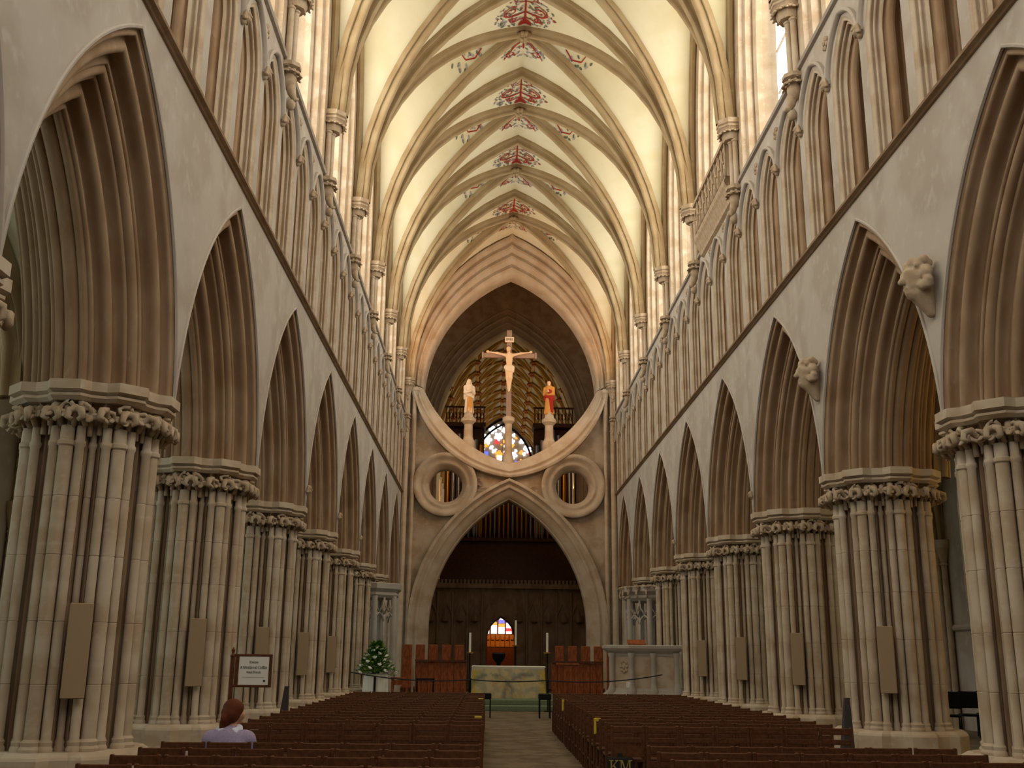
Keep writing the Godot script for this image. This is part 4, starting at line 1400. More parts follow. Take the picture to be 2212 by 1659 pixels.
func foil(r: float, lobes: int) -> ArrayMesh:      # pane of rounded lobes round a centre, facing +z
	var s := begin()
	flat(s)
	var o := PackedVector2Array()
	for i in 36:
		var a := TAU * i / 36.0
		var q := r * (0.62 + 0.38 * absf(cos(a * lobes / 2.0))) if lobes > 2 else r * (1.0 - 0.35 * absf(sin(a)))
		o.append(Vector2(cos(a), sin(a)) * q)
	for i in 36:
		var p := o[i]; var q := o[(i + 1) % 36]
		tri(s, Vector3.ZERO, Vector3(p.x, p.y, 0), Vector3(q.x, q.y, 0))
		quad(s, Vector3(p.x, p.y, 0), Vector3(q.x, q.y, 0), Vector3(q.x, q.y, -0.04), Vector3(p.x, p.y, -0.04))
	return done(s)

func make_choir() -> void:
	# stone screen closing the choir below, with a doorway
	var sc := structure("wall_screen", "carved stone choir screen coloured dark for shade, with niches and a pointed doorway", "screen", Vector3(0, 0, EAST_Z + 0.4), -PI / 2)
	var dx := 0.16      # doorway centre, in the screen's own z (= -x)
	var dor := arc(0.8, 1.15, 1.3, 0.0, 8)
	var s := begin()
	arched_wall(s, 0.0, dor, 2.55, 0.0, 5.1, -4.6, 4.6, dx)
	arched_wall(s, -1.4, dor, 2.55, 0.0, 5.1, -4.6, 4.6, dx)
	part(sc, "screen_face", done(s), "brown_and_shade_stone")  # browner colour on the whole screen stands in for the dim light
	s = begin()
	arch_surface(s, dor, arc(0.8, 1.15, 1.3, 0.08, 8), [Vector2(0, -0.08), Vector2(0.4, -0.08), Vector2(0.8, 0.0), Vector2(1, 0.1), Vector2(1, 1.4)], 2.55, 2.55)
	part(sc, "doorway", done(s), "brown_and_shade_stone", Vector3(0, 0, dx))
	part(sc, "cornice", box_mesh(Vector3(-0.6, 5.22, 0), Vector3(1.7, 0.25, 9.6)), "brown_and_shade_stone")
	s = begin()
	for k in 46: box(s, Vector3(0.18, 5.44, -4.5 + k * 0.2), Vector3(0.1, 0.2, 0.12))
	part(sc, "cresting", done(s), "brown_and_shade_stone")
	for k in 12:
		var zz := -4.3 + k * 0.78
		if absf(zz - dx) < 1.0: continue
		s = begin()
		tube(s, [Vector3(0.08, 0, 0), Vector3(0.08, 4.9, 0)], [0.07], 6)
		for q in [-0.3, 0.3]: tube(s, [Vector3(0.06, 3.6, 0), Vector3(0.1, 4.0, q * 0.5), Vector3(0.06, 4.3, q)], [0.04], 5)
		part(sc, "niche_shaft", done(s), "brown_and_shade_stone", Vector3(0, 0, zz))
		part(sc, "niche_canopy", lathe_mesh([Vector2(0.05, 3.3), Vector2(0.22, 3.4), Vector2(0.22, 3.55), Vector2(0.1, 3.8), Vector2(0.0, 4.2)], 6), "brown_and_shade_stone", Vector3(0.1, 0, zz + 0.39))
	# organ on the screen
	var og := thing("pipe_organ", "large dark oak pipe organ with silver and gilded pipes standing on the choir screen", "organ", Vector3(0.16, 0, EAST_Z - 0.3))
	part(og, "base_case", box_mesh(Vector3(0, 6.5, 0), Vector3(7.2, 2.2, 1.6)), "dark_wood")
	part(og, "case_rail", box_mesh(Vector3(0, 7.65, 0.15), Vector3(7.4, 0.16, 1.8)), "dark_wood")
	part(og, "centre_case", box_mesh(Vector3(0, 9.4, -0.5), Vector3(7.0, 3.6, 0.6)), "dark_wood")
	for sg in [-1.0, 1.0]:
		var cx: float = sg * 2.45
		part(og, "tower_case", box_mesh(Vector3(cx, 10.8, -0.45), Vector3(2.15, 6.2, 0.7)), "dark_wood")
		part(og, "tower_cornice", box_mesh(Vector3(cx, 14.0, -0.1), Vector3(2.3, 0.22, 1.5)), "dark_wood")
		s = begin()
		for k in 12:
			tube(s, [Vector3(cx - 1.05 + k * 0.19, 14.1, 0.55), Vector3(cx - 1.05 + k * 0.19, 14.95, 0.55)], [0.025], 5)
			if k < 11:
				var ring := []
				for i in 9: ring.append(Vector3(cx - 0.955 + k * 0.19 + cos(TAU * i / 8) * 0.075, 14.5 + sin(TAU * i / 8) * 0.2, 0.55))
				tube(s, ring, [0.018], 5, false)
		box(s, Vector3(cx, 14.98, 0.55), Vector3(2.25, 0.1, 0.12))
		part(og, "balustrade", done(s), "dark_wood")
		for k in 7:
			var h := 5.6 - absf(k - 3) * 0.3
			var pr := 0.13
			part(og, "pipe", lathe_mesh([Vector2(0.03, 7.75), Vector2(pr, 8.2), Vector2(pr, 8.2 + h), Vector2(pr * 0.9, 8.2 + h)], 10), "pipe_metal" if (k + (1 if sg > 0 else 0)) % 3 else "pipe_gold", Vector3(cx - 0.9 + k * 0.3, 0, 0.3))
	for k in 15:
		var u := (k - 7) / 7.0
		part(og, "pipe", lathe_mesh([Vector2(0.02, 7.75), Vector2(0.065, 8.3), Vector2(0.065, 9.7 - 0.6 * absf(u)), Vector2(0.05, 9.7 - 0.6 * absf(u))], 8), "pipe_gold" if k % 4 else "pipe_metal", Vector3(u * 1.7, 0, 0.35))
	# choir walls and vault
	var z0 := EAST_Z - 1.2
	var z1 := -86.0
	var ch := structure("wall_choir", "choir beyond the screen, its golden net vault rising over plain stone walls", "choir")
	var zc := (z0 + z1) / 2
	var a0 := 4.3
	var h0 := 7.7
	for sg in [-1.0, 1.0]:
		part(ch, "side_wall", box_mesh(Vector3(sg * 4.55, 7.0, zc), Vector3(0.5, 14.2, z0 - z1)), "stone")
	part(ch, "choir_floor", box_mesh(Vector3(0, -0.02, zc), Vector3(9, 0.1, z0 - z1)), "floor_stone")
	part(ch, "east_wall", box_mesh(Vector3(0, 12.0, z1 - 0.2), Vector3(10, 24, 0.4)), "crossing_stone")
	var rows := []
	s = begin()
	for j in 25:
		var t := 2.0 * j / 24 - 1.0
		t = signf(t) * (1.0 - pow(1.0 - absf(t), 1.5))
		rows.append(PackedVector3Array([Vector3(t * a0, 13.6 + rise(t * a0, a0, h0), z0), Vector3(t * a0, 13.6 + rise(t * a0, a0, h0), zc), Vector3(t * a0, 13.6 + rise(t * a0, a0, h0), z1)]))
	grid(s, rows)
	part(ch, "vault_web", done(s), "pale_stone")
	var prof := [Vector2(-0.11, -0.05), Vector2(-0.11, 0.08), Vector2(-0.06, 0.2), Vector2(0.06, 0.2), Vector2(0.11, 0.08), Vector2(0.11, -0.05)]
	s = begin()
	sweep_rib(s, rib_path(a0, 0, h0, "transverse", 16), Vector3(0, 0, 1), prof, Vector3.ZERO)
	var tr := done(s)
	var bm := boss_mesh()
	var step := 2.7
	var lat := []
	for sg in [-1.0, 1.0]:
		for q in [[0.0, 0.42], [0.42, 0.8]]:
			for d in [-1.0, 1.0]:
				s = begin()
				var pts := []
				for i in 7:
					var u := lerpf(q[0], q[1], i / 6.0)
					pts.append(Vector3(sg * u * a0, rise(u * a0, a0, h0) - 0.08, d * (i / 6.0) * step))
				tube(s, pts, [0.1], 4, false)
				lat.append(done(s))
	var k0 := 0
	var z := z0 - 0.3
	while z > z1:
		part(ch, "vault_rib", tr, "gold_rib", Vector3(0, 13.6, z))
		for q in lat.size():
			if q % 2 == 0 or z + step < z0: part(ch, "lattice_rib", lat[q], "gold_rib", Vector3(0, 13.6, z))
		for u in [-0.8, -0.42, 0.0, 0.42, 0.8]:
			var bo := part(ch, "vault_boss", bm, "boss_red", Vector3(u * a0, 13.6 + rise(u * a0, a0, h0) - 0.25, z - (step / 2 if k0 < 0 else 0.0)))
			bo.scale = Vector3.ONE * 1.0
		z -= step
	for u in [-0.42, 0.0, 0.42]:
		part(ch, "ridge_rib", box_mesh(Vector3(u * a0, 13.6 + rise(u * a0, a0, h0) - 0.06, zc), Vector3(0.18, 0.22, z0 - z1)), "gold_rib")
	for sg in [-1.0, 1.0]:
		for k in 3:
			var wn := window_node("tall window in the %s wall of the choir" % ("north" if sg < 0 else "south"), Vector3(sg * 4.28, 0, z0 - 5 - k * 8.5), 0.0 if sg < 0 else PI)
			wn.set_meta("group", "choir windows, %s wall" % ("north" if sg < 0 else "south"))
			part(wn, "pane", box_mesh(Vector3(0, 11.4, 0), Vector3(0.04, 3.6, 2.6)), "glass_choir")
			part(wn, "mullion", box_mesh(Vector3(0.05, 11.4, 0), Vector3(0.08, 3.6, 0.12)), "stone")
			area_light(wn, Vector3(0.12, 11.4, 0), Vector3(1, 0.45, 0).normalized(), Vector2(2.4, 3.4), E_CHOIR, Color(1.0, 0.9, 0.68))
	# great east window: stone tracery with glowing foils
	var ew := window_node("great traceried east window with white, amber and blue foils of glass", Vector3(0, 0, z1 + 0.12), 0.0)
	s = begin()
	for q in [[0.0, 2.75, 3.9], [0.0, 2.4, 3.4]]:
		var cv := arc(q[1], q[2], q[2] * 1.15, 0.0, 12)
		var pts := []
		for p in cv: pts.append(Vector3(p.x + 0.2, 17.0 + p.y, 0.05))
		for i in range(cv.size() - 2, -1, -1): pts.append(Vector3(-cv[i].x + 0.2, 17.0 + cv[i].y, 0.05))
		tube(s, pts, [0.1], 5)
	for k in 5: tube(s, [Vector3(-1.9 + k * 1.05, 8.0, 0.05), Vector3(-1.9 + k * 1.05, 17.0, 0.05)], [0.09], 5)
	part(ew, "tracery", done(s), "iron_lead")
	for g in GLASS:
		var m: String = {"w": "glass_white", "a": "glass_amber", "r": "glass_red", "b": "glass_blue"}[g[4]]
		part(ew, "pane", foil(g[2] * 1.15, g[3]), m, Vector3(g[0], g[1], 0.08)).rotation.z = g[0] * 7.0
	for k in 4:
		part(ew, "pane", box_mesh(Vector3(-1.38 + k * 1.05, 12.4, 0.04), Vector3(0.8, 8.6, 0.03)), "glass_white")
	# low window and gilded reredos seen through the doorway
	var lw := window_node("small four-light stained window beyond the choir doorway", Vector3(0.12, 0, z1 + 0.5), 0.0)
	part(lw, "surround", box_mesh(Vector3(0, 4.2, -0.15), Vector3(3.2, 2.6, 0.2)), "dark_wood")
	var xs := [-0.95, -0.48, 0.12, 0.7]
	var tops := [3.75, 4.5, 4.72, 4.45]
	var ws := [0.2, 0.46, 0.5, 0.44]
	for k in 4:
		for r in 5:
			var y := lerpf(3.36, tops[k], r / 5.0)
			var hh: float = (tops[k] - 3.36) / 5.0 - 0.02
			part(lw, "pane", box_mesh(Vector3(xs[k], y + hh / 2, 0), Vector3(ws[k] * (1.0 if r < 4 else 0.7), hh, 0.04)), ["glass_blue", "glass_white", "glass_white", "glass_white", "glass_amber"][(r + (k if k == 2 else 1)) % 5] if k != 3 else ["glass_white", "glass_red", "glass_white", "glass_white", "glass_red"][r])
	var rr := thing("gilded_reredos", "glowing gilded wooden reredos below the small window beyond the doorway", "reredos", Vector3(0.12, 0, z1 + 0.75))
	for k in 6:
		s = begin()
		slab(s, Vector3(-0.95 + k * 0.38, 2.82, 0), Vector3(0.35, 0.95, 0.12), 0.02)
		part(rr, "panel", done(s), "gold_rib")
		part(rr, "panel_arch", lathe_mesh([Vector2(0.0, 3.25), Vector2(0.13, 3.1), Vector2(0.15, 2.9), Vector2(0, 2.88)], 8), "gold_rib", Vector3(-0.95 + k * 0.38, 0, 0.06))
	part(rr, "base", box_mesh(Vector3(0, 1.15, -0.1), Vector3(2.6, 2.3, 0.4)), "dark_wood")
	var ol := SpotLight3D.new()
	var lampt := thing("hanging_lamp", "small warm lamp hanging before the gilded reredos in the choir", "lamp", Vector3(0.1, 4.9, z1 + 3.5))
	s = begin()
	ball(s, Vector3.ZERO, Vector3(0.12, 0.12, 0.12), 8, 6)
	part(lampt, "lamp_globe", done(s), "lamp_warm")
	s = begin()
	tube(s, [Vector3(0, 0.1, 0), Vector3(0, 16.2, 0)], [0.01], 5)
	part(lampt, "cord", done(s), "metal_black")
	ol.name = "lamp_light"
	ol.light_energy = 14.0
	ol.light_color = Color(1.0, 0.6, 0.28)
	ol.light_size = 0.1
	ol.spot_angle = 55.0
	ol.spot_range = 40.0
	ol.shadow_enabled = true
	lampt.add_child(ol)
	ol.position = Vector3(0, -0.14, 0)
	ol.basis = Basis.looking_at(Vector3(0, -0.5, -1).normalized(), Vector3.UP)
	# stalls in the choir glimpsed through the doorway
	for sg in [-1.0, 1.0]:
		var stl := thing("choir_stall", "carved oak choir stall row against the %s choir wall" % ("north" if sg < 0 else "south"), "stall", Vector3(sg * 3.3, 0.03, -68))
		part(stl, "bench", box_mesh(Vector3(0, 0.5, 0), Vector3(0.8, 1.0, 12)), "bench_wood")
		part(stl, "backboard", box_mesh(Vector3(sg * 0.7, 1.4, 0), Vector3(0.12, 2.8, 12)), "bench_wood")

# ------------------------------------------------------------------ furniture and people
var chair_parts := {}

func make_chair() -> Node3D:
	var c := thing("church_chair", "", "chair", Vector3(0, -50, 0))
	var s := begin()
	slab(s, Vector3(0, 0.415, 0), Vector3(0.032, 0.83, 0.036), 0.006)
	var post := done(s)
	s = begin()
	slab(s, Vector3(0, 0.21, 0), Vector3(0.032, 0.42, 0.034), 0.006)
	var leg := done(s)
	for k in [-1.0, 1.0]:
		part(c, "rear_post", post, "chair_wood", Vector3(k * 0.182, 0, 0))
		part(c, "front_leg", leg, "chair_wood", Vector3(k * 0.182, 0, -0.36))
		part(c, "side_stretcher", box_mesh(Vector3(k * 0.182, 0.2, -0.18), Vector3(0.02, 0.024, 0.34)), "chair_wood")
	s = begin()
	slab(s, Vector3(0, 0.785, 0), Vector3(0.36, 0.075, 0.022), 0.006)
	part(c, "top_rail", done(s), "chair_wood")
	s = begin()
	slab(s, Vector3(0, 0.665, 0), Vector3(0.35, 0.06, 0.018), 0.005)
	part(c, "back_rail", done(s), "chair_wood")
	s = begin()
	slab(s, Vector3(0, 0.44, -0.18), Vector3(0.39, 0.03, 0.41), 0.008)
	part(c, "seat", done(s), "chair_wood")
	s = begin()
	box(s, Vector3(0, 0.55, 0.075), Vector3(0.335, 0.12, 0.012))
	box(s, Vector3(0, 0.495, 0.04), Vector3(0.335, 0.012, 0.08))
	for k in [-1.0, 1.0]: box(s, Vector3(k * 0.165, 0.54, 0.04), Vector3(0.01, 0.1, 0.08))
	part(c, "book_box", done(s), "chair_wood")
	part(c, "front_stretcher", box_mesh(Vector3(0, 0.26, -0.36), Vector3(0.34, 0.024, 0.02)), "chair_wood")
	part(c, "rear_stretcher", box_mesh(Vector3(0, 0.24, 0), Vector3(0.34, 0.024, 0.02)), "chair_wood")
	return c

func make_furniture() -> void:
	chairs()
	altar_group()
	pulpit_and_chantries()
	small_things()
	seated_person()

func chairs() -> void:
	var proto := make_chair()
	var rows_near := [8.05, 8.76, 9.45, 10.1]
	var rows_far := []
	for k in 17: rows_far.append(12.95 + k * 0.705)
	for side in [-1, 1]:
		var which := "north" if side < 0 else "south"
		for r in rows_near + rows_far:
			for k in 7:
				var x := (-0.89 - 0.4171 * (k + 0.5)) if side < 0 else (0.6 + 0.41 * (k + 0.5))
				var c := copy_of(proto, Vector3(x + rng.randf_range(-0.006, 0.006), 0, -r + rng.randf_range(-0.015, 0.015)), rng.randf_range(-0.015, 0.015))
				var near: bool = r < 11.0
				c.set_meta("label", "wooden church chair, %s row %s of the gangway, %s from the aisle, %s block" % [NTH[(rows_near.size() - 1 - rows_near.find(r)) if near else rows_far.find(r)], "west" if near else "east", NTH[k], which])
				c.set_meta("group", "%s block chairs %s" % [which, "behind the gangway" if near else "before the altar"])
	remove_child(proto)
	proto.queue_free()
	taken["church_chair"] = 0
	# service booklets left in the book boxes
	var bk := box_mesh(Vector3(0, 0.08, 0), Vector3(0.13, 0.16, 0.02))
	for q in [[-3.2, 9.45, 0], [-2.86, 9.45, 0], [-2.55, 8.76, 0], [-2.0, 9.45, 1], [-1.65, 9.45, 0], [-1.2, 9.45, 1], [-1.05, 8.76, 1], [-2.2, 8.76, 0], [-1.75, 8.76, 1], [1.5, 8.76, 0], [2.2, 9.45, 1], [2.75, 9.45, 0], [3.2, 9.45, 0], [3.3, 8.76, 0]]:
		var b := thing("service_booklet", "%s service booklet standing in the book box of a %s block chair" % ["white" if q[2] == 0 else "yellow", "north" if q[0] < 0 else "south"], "booklet", Vector3(q[0], 0.505, -q[1] + 0.045), 0.1, "%s booklets in %s block chairs" % ["white" if q[2] == 0 else "yellow", "north" if q[0] < 0 else "south"])
		var cv := part(b, "cover", bk, "booklet_white" if q[2] == 0 else "booklet_yellow")
		part(cv, "spine", box_mesh(Vector3(-0.066, 0.08, 0), Vector3(0.006, 0.158, 0.024)), "booklet_white" if q[2] == 0 else "booklet_yellow")

func altar_group() -> void:
	var dais := structure("trim_1", "green carpeted altar steps at the end of the central aisle", "steps")
	var s := begin()
	slab(s, Vector3(-0.15, 0.075, -37.4), Vector3(6.4, 0.15, 8.0), 0.015)
	part(dais, "step", done(s), "carpet_green")
	s = begin()
	slab(s, Vector3(-0.15, 0.225, -37.8), Vector3(5.2, 0.15, 7.2), 0.015)
	part(dais, "step", done(s), "carpet_green")
	# altar with painted frontal
	var al := thing("altar", "altar draped with a pale gold and grey painted frontal on the green steps", "altar", Vector3(-0.155, 0.3, -35.5))
	s = begin()
	slab(s, Vector3(0, 0.98, -0.45), Vector3(2.42, 0.06, 1.0), 0.02)
	part(al, "top_cloth", done(s), "white_cloth")
	part(al, "table_body", box_mesh(Vector3(0, 0.48, -0.46), Vector3(2.2, 0.96, 0.88)), "bench_wood")
	s = begin()
	s.set_smooth_group(0xFFFFFFFF)
	var n := 12
	for i in n:
		for j in 5:
			for t in [[0, 0], [1, 0], [1, 1], [0, 0], [1, 1], [0, 1]]:
				var u := float(i + t[0]) / n
				var v := float(j + t[1]) / 5.0
				s.set_uv(Vector2(u, 1.0 - v))
				s.add_vertex(Vector3(lerpf(-1, 1, u) * lerpf(1.24, 1.17, v), v * 0.99, 0.07 + 0.012 * sin(u * 25.0) * (1.0 - v)))
	var fm := mat("altar_frontal", Color.WHITE, 0.9, frontal_texture())
	fm.uv1_triplanar = false
	fm.uv1_scale = Vector3.ONE
	var fr := part(al, "frontal", done(s), "altar_frontal")
	fr.set_meta("label", "painted frontal with gold corners and grey sweeping strokes")
	s = begin()
	for k in [-1.0, 1.0]:
		flat(s)
		quad(s, Vector3(k * 1.24, 0, 0.07), Vector3(k * 1.17, 0.99, 0.07), Vector3(k * 1.21, 0.99, -0.9), Vector3(k * 1.28, 0.0, -0.9))
	part(al, "side_cloth", done(s), "white_cloth")
	# candles
	for q in [[-1.42, -34.9, 1.72, 0.62, "tall white altar candle on a dark stand, north end of the altar"], [1.07, -34.9, 1.74, 0.62, "tall white altar candle on a dark stand, south end of the altar"], [0.12, -37.6, 1.98, 0.85, "thick white candle on a dark stand behind the altar"]]:
		var t := thing("candle_stand", q[4], "candle", Vector3(q[0], 0.3, q[1]))
		var y: float = q[2] - 0.3
		part(t, "stand", lathe_mesh([Vector2(0.0, 0), Vector2(0.14, 0.0), Vector2(0.13, 0.04), Vector2(0.03, 0.1), Vector2(0.022, 0.5), Vector2(0.04, 0.53), Vector2(0.022, 0.56), Vector2(0.022, y - 0.08), Vector2(0.05, y - 0.03), Vector2(0, y - 0.03)], 10), "metal_black")
		part(t, "drip_pan", lathe_mesh([Vector2(0, y - 0.04), Vector2(0.1, y - 0.02), Vector2(0.12, y + 0.01), Vector2(0.1, y + 0.015), Vector2(0, y)], 12), "gold")
		part(t, "candle", lathe_mesh([Vector2(0.035, y), Vector2(0.035, y + q[3]), Vector2(0.0, y + q[3] + 0.01)], 10), "candle_wax")
		part(t, "wick", lathe_mesh([Vector2(0.004, y + q[3]), Vector2(0.003, y + q[3] + 0.025)], 5), "metal_black")
	# dark urn on a stem behind the altar
	var ur := thing("dark_urn", "black goblet-shaped urn on a slim stem behind the altar", "urn", Vector3(-0.46, 0.3, -38))
	part(ur, "stem", lathe_mesh([Vector2(0.16, 0), Vector2(0.14, 0.05), Vector2(0.06, 0.15), Vector2(0.05, 1.0), Vector2(0.09, 1.05)], 10), "metal_black")
	part(ur, "bowl", lathe_mesh([Vector2(0.06, 1.05), Vector2(0.12, 1.12), Vector2(0.22, 1.25), Vector2(0.24, 1.4), Vector2(0.2, 1.44), Vector2(0.0, 1.42)], 12), "metal_black")
	# wooden choir benches either side behind the altar
	for sg in [-1.0, 1.0]:
		var which := "north" if sg < 0 else "south"
		var fb := thing("bench_front", "long panelled red-brown bench front beyond the altar, %s side" % which, "bench", Vector3(sg * 2.55 + (0.0 if sg < 0 else -0.1), 0.0, -40.0))
		part(fb, "desk_top", box_mesh(Vector3(0, 1.44, 0), Vector3(1.9, 0.06, 0.45)), "dark_wood")
		for k in 8:
			s = begin()
			slab(s, Vector3(-0.83 + k * 0.237, 0.72, 0.05), Vector3(0.225, 1.36, 0.05), 0.012)
			part(fb, "panel", done(s), "bench_wood")
		part(fb, "plinth_board", box_mesh(Vector3(0, 0.06, 0.06), Vector3(1.92, 0.12, 0.1)), "dark_wood")
		for k in 5:
			var st := thing("stall_back", "tall flat red-brown stall back, %s from the middle, behind the %s bench front" % [NTH[k], which], "stall", Vector3(sg * (1.95 + k * 0.5), 0, -42.0), 0.0, "%s stall backs" % which)
			s = begin()
			slab(s, Vector3(0, 1.0, 0), Vector3(0.36, 2.06, 0.06), 0.02)
			part(st, "back_board", done(s), "bench_wood")
			part(st, "seat", box_mesh(Vector3(0, 0.45, 0.2), Vector3(0.4, 0.05, 0.4)), "bench_wood")
			part(st, "seat_front", box_mesh(Vector3(0, 0.22, 0.38), Vector3(0.4, 0.42, 0.03)), "dark_wood")
	# slatted lectern desk in light wood before the south bench, and a light chair on the north
	var ld := thing("slatted_desk", "light wooden slatted desk before the south bench front", "desk", Vector3(2.0, 0.0, -38.6))
	part(ld, "desk_top", box_mesh(Vector3(0, 1.38, 0), Vector3(0.8, 0.05, 0.4)), "bench_wood")
	for k in 4: part(ld, "slat", box_mesh(Vector3(-0.3 + k * 0.2, 0.7, 0.1), Vector3(0.07, 1.32, 0.04)), "bench_wood")
	part(ld, "base_rail", box_mesh(Vector3(0, 0.03, 0.1), Vector3(0.8, 0.06, 0.1)), "bench_wood")
	var pc := thing("light_wood_seat", "low light-brown wooden seat beside the flower pedestal", "seat", Vector3(-3.72, 0, -36))
	part(pc, "seat", box_mesh(Vector3(0, 0.88, 0), Vector3(0.56, 0.06, 0.4)), "bench_wood")
	for k in [-1.0, 1.0]:
		part(pc, "leg", box_mesh(Vector3(k * 0.24, 0.43, 0.14), Vector3(0.06, 0.86, 0.06)), "bench_wood")
		part(pc, "leg", box_mesh(Vector3(k * 0.24, 0.43, -0.14), Vector3(0.06, 0.86, 0.06)), "bench_wood")
	part(pc, "apron", box_mesh(Vector3(0, 0.75, 0.15), Vector3(0.46, 0.16, 0.03)), "bench_wood")
	var dk := thing("dark_stand", "dark low music stand table between the seat and the bench front", "table", Vector3(-2.9, 0, -36.2))
	part(dk, "table_top", box_mesh(Vector3(0, 0.86, 0), Vector3(0.62, 0.05, 0.4)), "metal_black")
	for k in [-1.0, 1.0]:
		part(dk, "leg", box_mesh(Vector3(k * 0.27, 0.42, 0.15), Vector3(0.04, 0.84, 0.04)), "metal_black")
		part(dk, "leg", box_mesh(Vector3(k * 0.27, 0.42, -0.15), Vector3(0.04, 0.84, 0.04)), "metal_black")
	# two black stools at the head of the aisle
	for k in 2:
		var st := thing("black_stool", ["black square kneeling stool at the north corner of the aisle head", "black square kneeling stool at the south corner of the aisle head"][k], "stool", Vector3([-0.9, 0.72][k], 0, -29.8))
		s = begin()
		slab(s, Vector3(0, 0.56, 0), Vector3(0.34, 0.16, 0.34), 0.02)
		part(st, "cushion", done(s), "metal_black")
		for q in [[-1, -1], [1, -1], [-1, 1], [1, 1]]:
			part(st, "leg", box_mesh(Vector3(q[0] * 0.14, 0.24, q[1] * 0.14), Vector3(0.035, 0.48, 0.035)), "metal_black")
	# barrier rope
	var rp := thing("barrier_rope", "thin dark rope strung across the nave in front of the altar", "rope", Vector3(0, 0, -33.2))
	s = begin()
	var pts := []
	var knots := [Vector3(-5.0, 1.1, 0), Vector3(-1.35, 0.92, 0), Vector3(1.0, 0.92, 0), Vector3(4.5, 1.12, 0)]
	for k in 3:
		for i in 10:
			var t := i / 9.0
			var p: Vector3 = knots[k].lerp(knots[k + 1], t)
			p.y -= 0.12 * 4.0 * t * (1.0 - t) * (1.0 if k != 1 else 0.4)
			pts.append(p)
	tube(s, pts, [0.018], 5)
	part(rp, "cord", done(s), "rope_dark")
	for x in [-1.35, 1.0]:
		part(rp, "post", lathe_mesh([Vector2(0.13, 0.0), Vector2(0.12, 0.03), Vector2(0.02, 0.05), Vector2(0.018, 0.92), Vector2(0.03, 0.94), Vector2(0.0, 0.98)], 8), "metal_black", Vector3(x, 0, 0))

func frontal_texture() -> ImageTexture:
	var w := 256
	var h := 110
	var im := Image.create(w, h, false, Image.FORMAT_RGB8)
	var n1 := noise_image(71, 0.02, 4, 256)
	var n2 := noise_image(72, 0.05, 3, 256)
	for y in h:
		for x in w:
			var t := n1.get_pixel(x, y).r
			var u := n2.get_pixel(x, y).r
			var c := c8(206, 190, 148).lerp(c8(178, 170, 146), smoothstep(0.35, 0.7, t))
			var fx := absf(x / 255.0 * 2.0 - 1.0)
			var fy := y / 109.0
			c = c.lerp(c8(206, 176, 78), smoothstep(0.78, 0.98, fx + 0.25 * (u - 0.5)) * (1.0 if fy > 0.12 else 0.4))
			# grey sweeping strokes: two rising arcs
			for q in [[0.26, 0.95, 0.62], [0.74, 0.95, 0.62]]:
				var d := absf(Vector2(x / 255.0 - q[0], (fy - q[1]) * 0.43).length() - 0.3 - 0.04 * (u - 0.5))
				c = c.lerp(c8(120, 120, 116), clampf(1.0 - d / 0.05, 0, 1) * smoothstep(0.3, 0.6, t + 0.2) * 0.75)
			if fx < 0.45 and fy > 0.3: c = c.lerp(c8(208, 164, 112), smoothstep(0.45, 0.7, u) * 0.6)
			if fy < 0.06: c = c8(196, 190, 172)
			im.set_pixel(x, y, c)
	return ImageTexture.create_from_image(im)

func octagon(y: float, r: float) -> PackedVector3Array:
	var o := PackedVector3Array()
	for i in 8:
		var a := TAU * (i + 0.5) / 8
		o.append(Vector3(cos(a) * r, y, sin(a) * r))
	return o

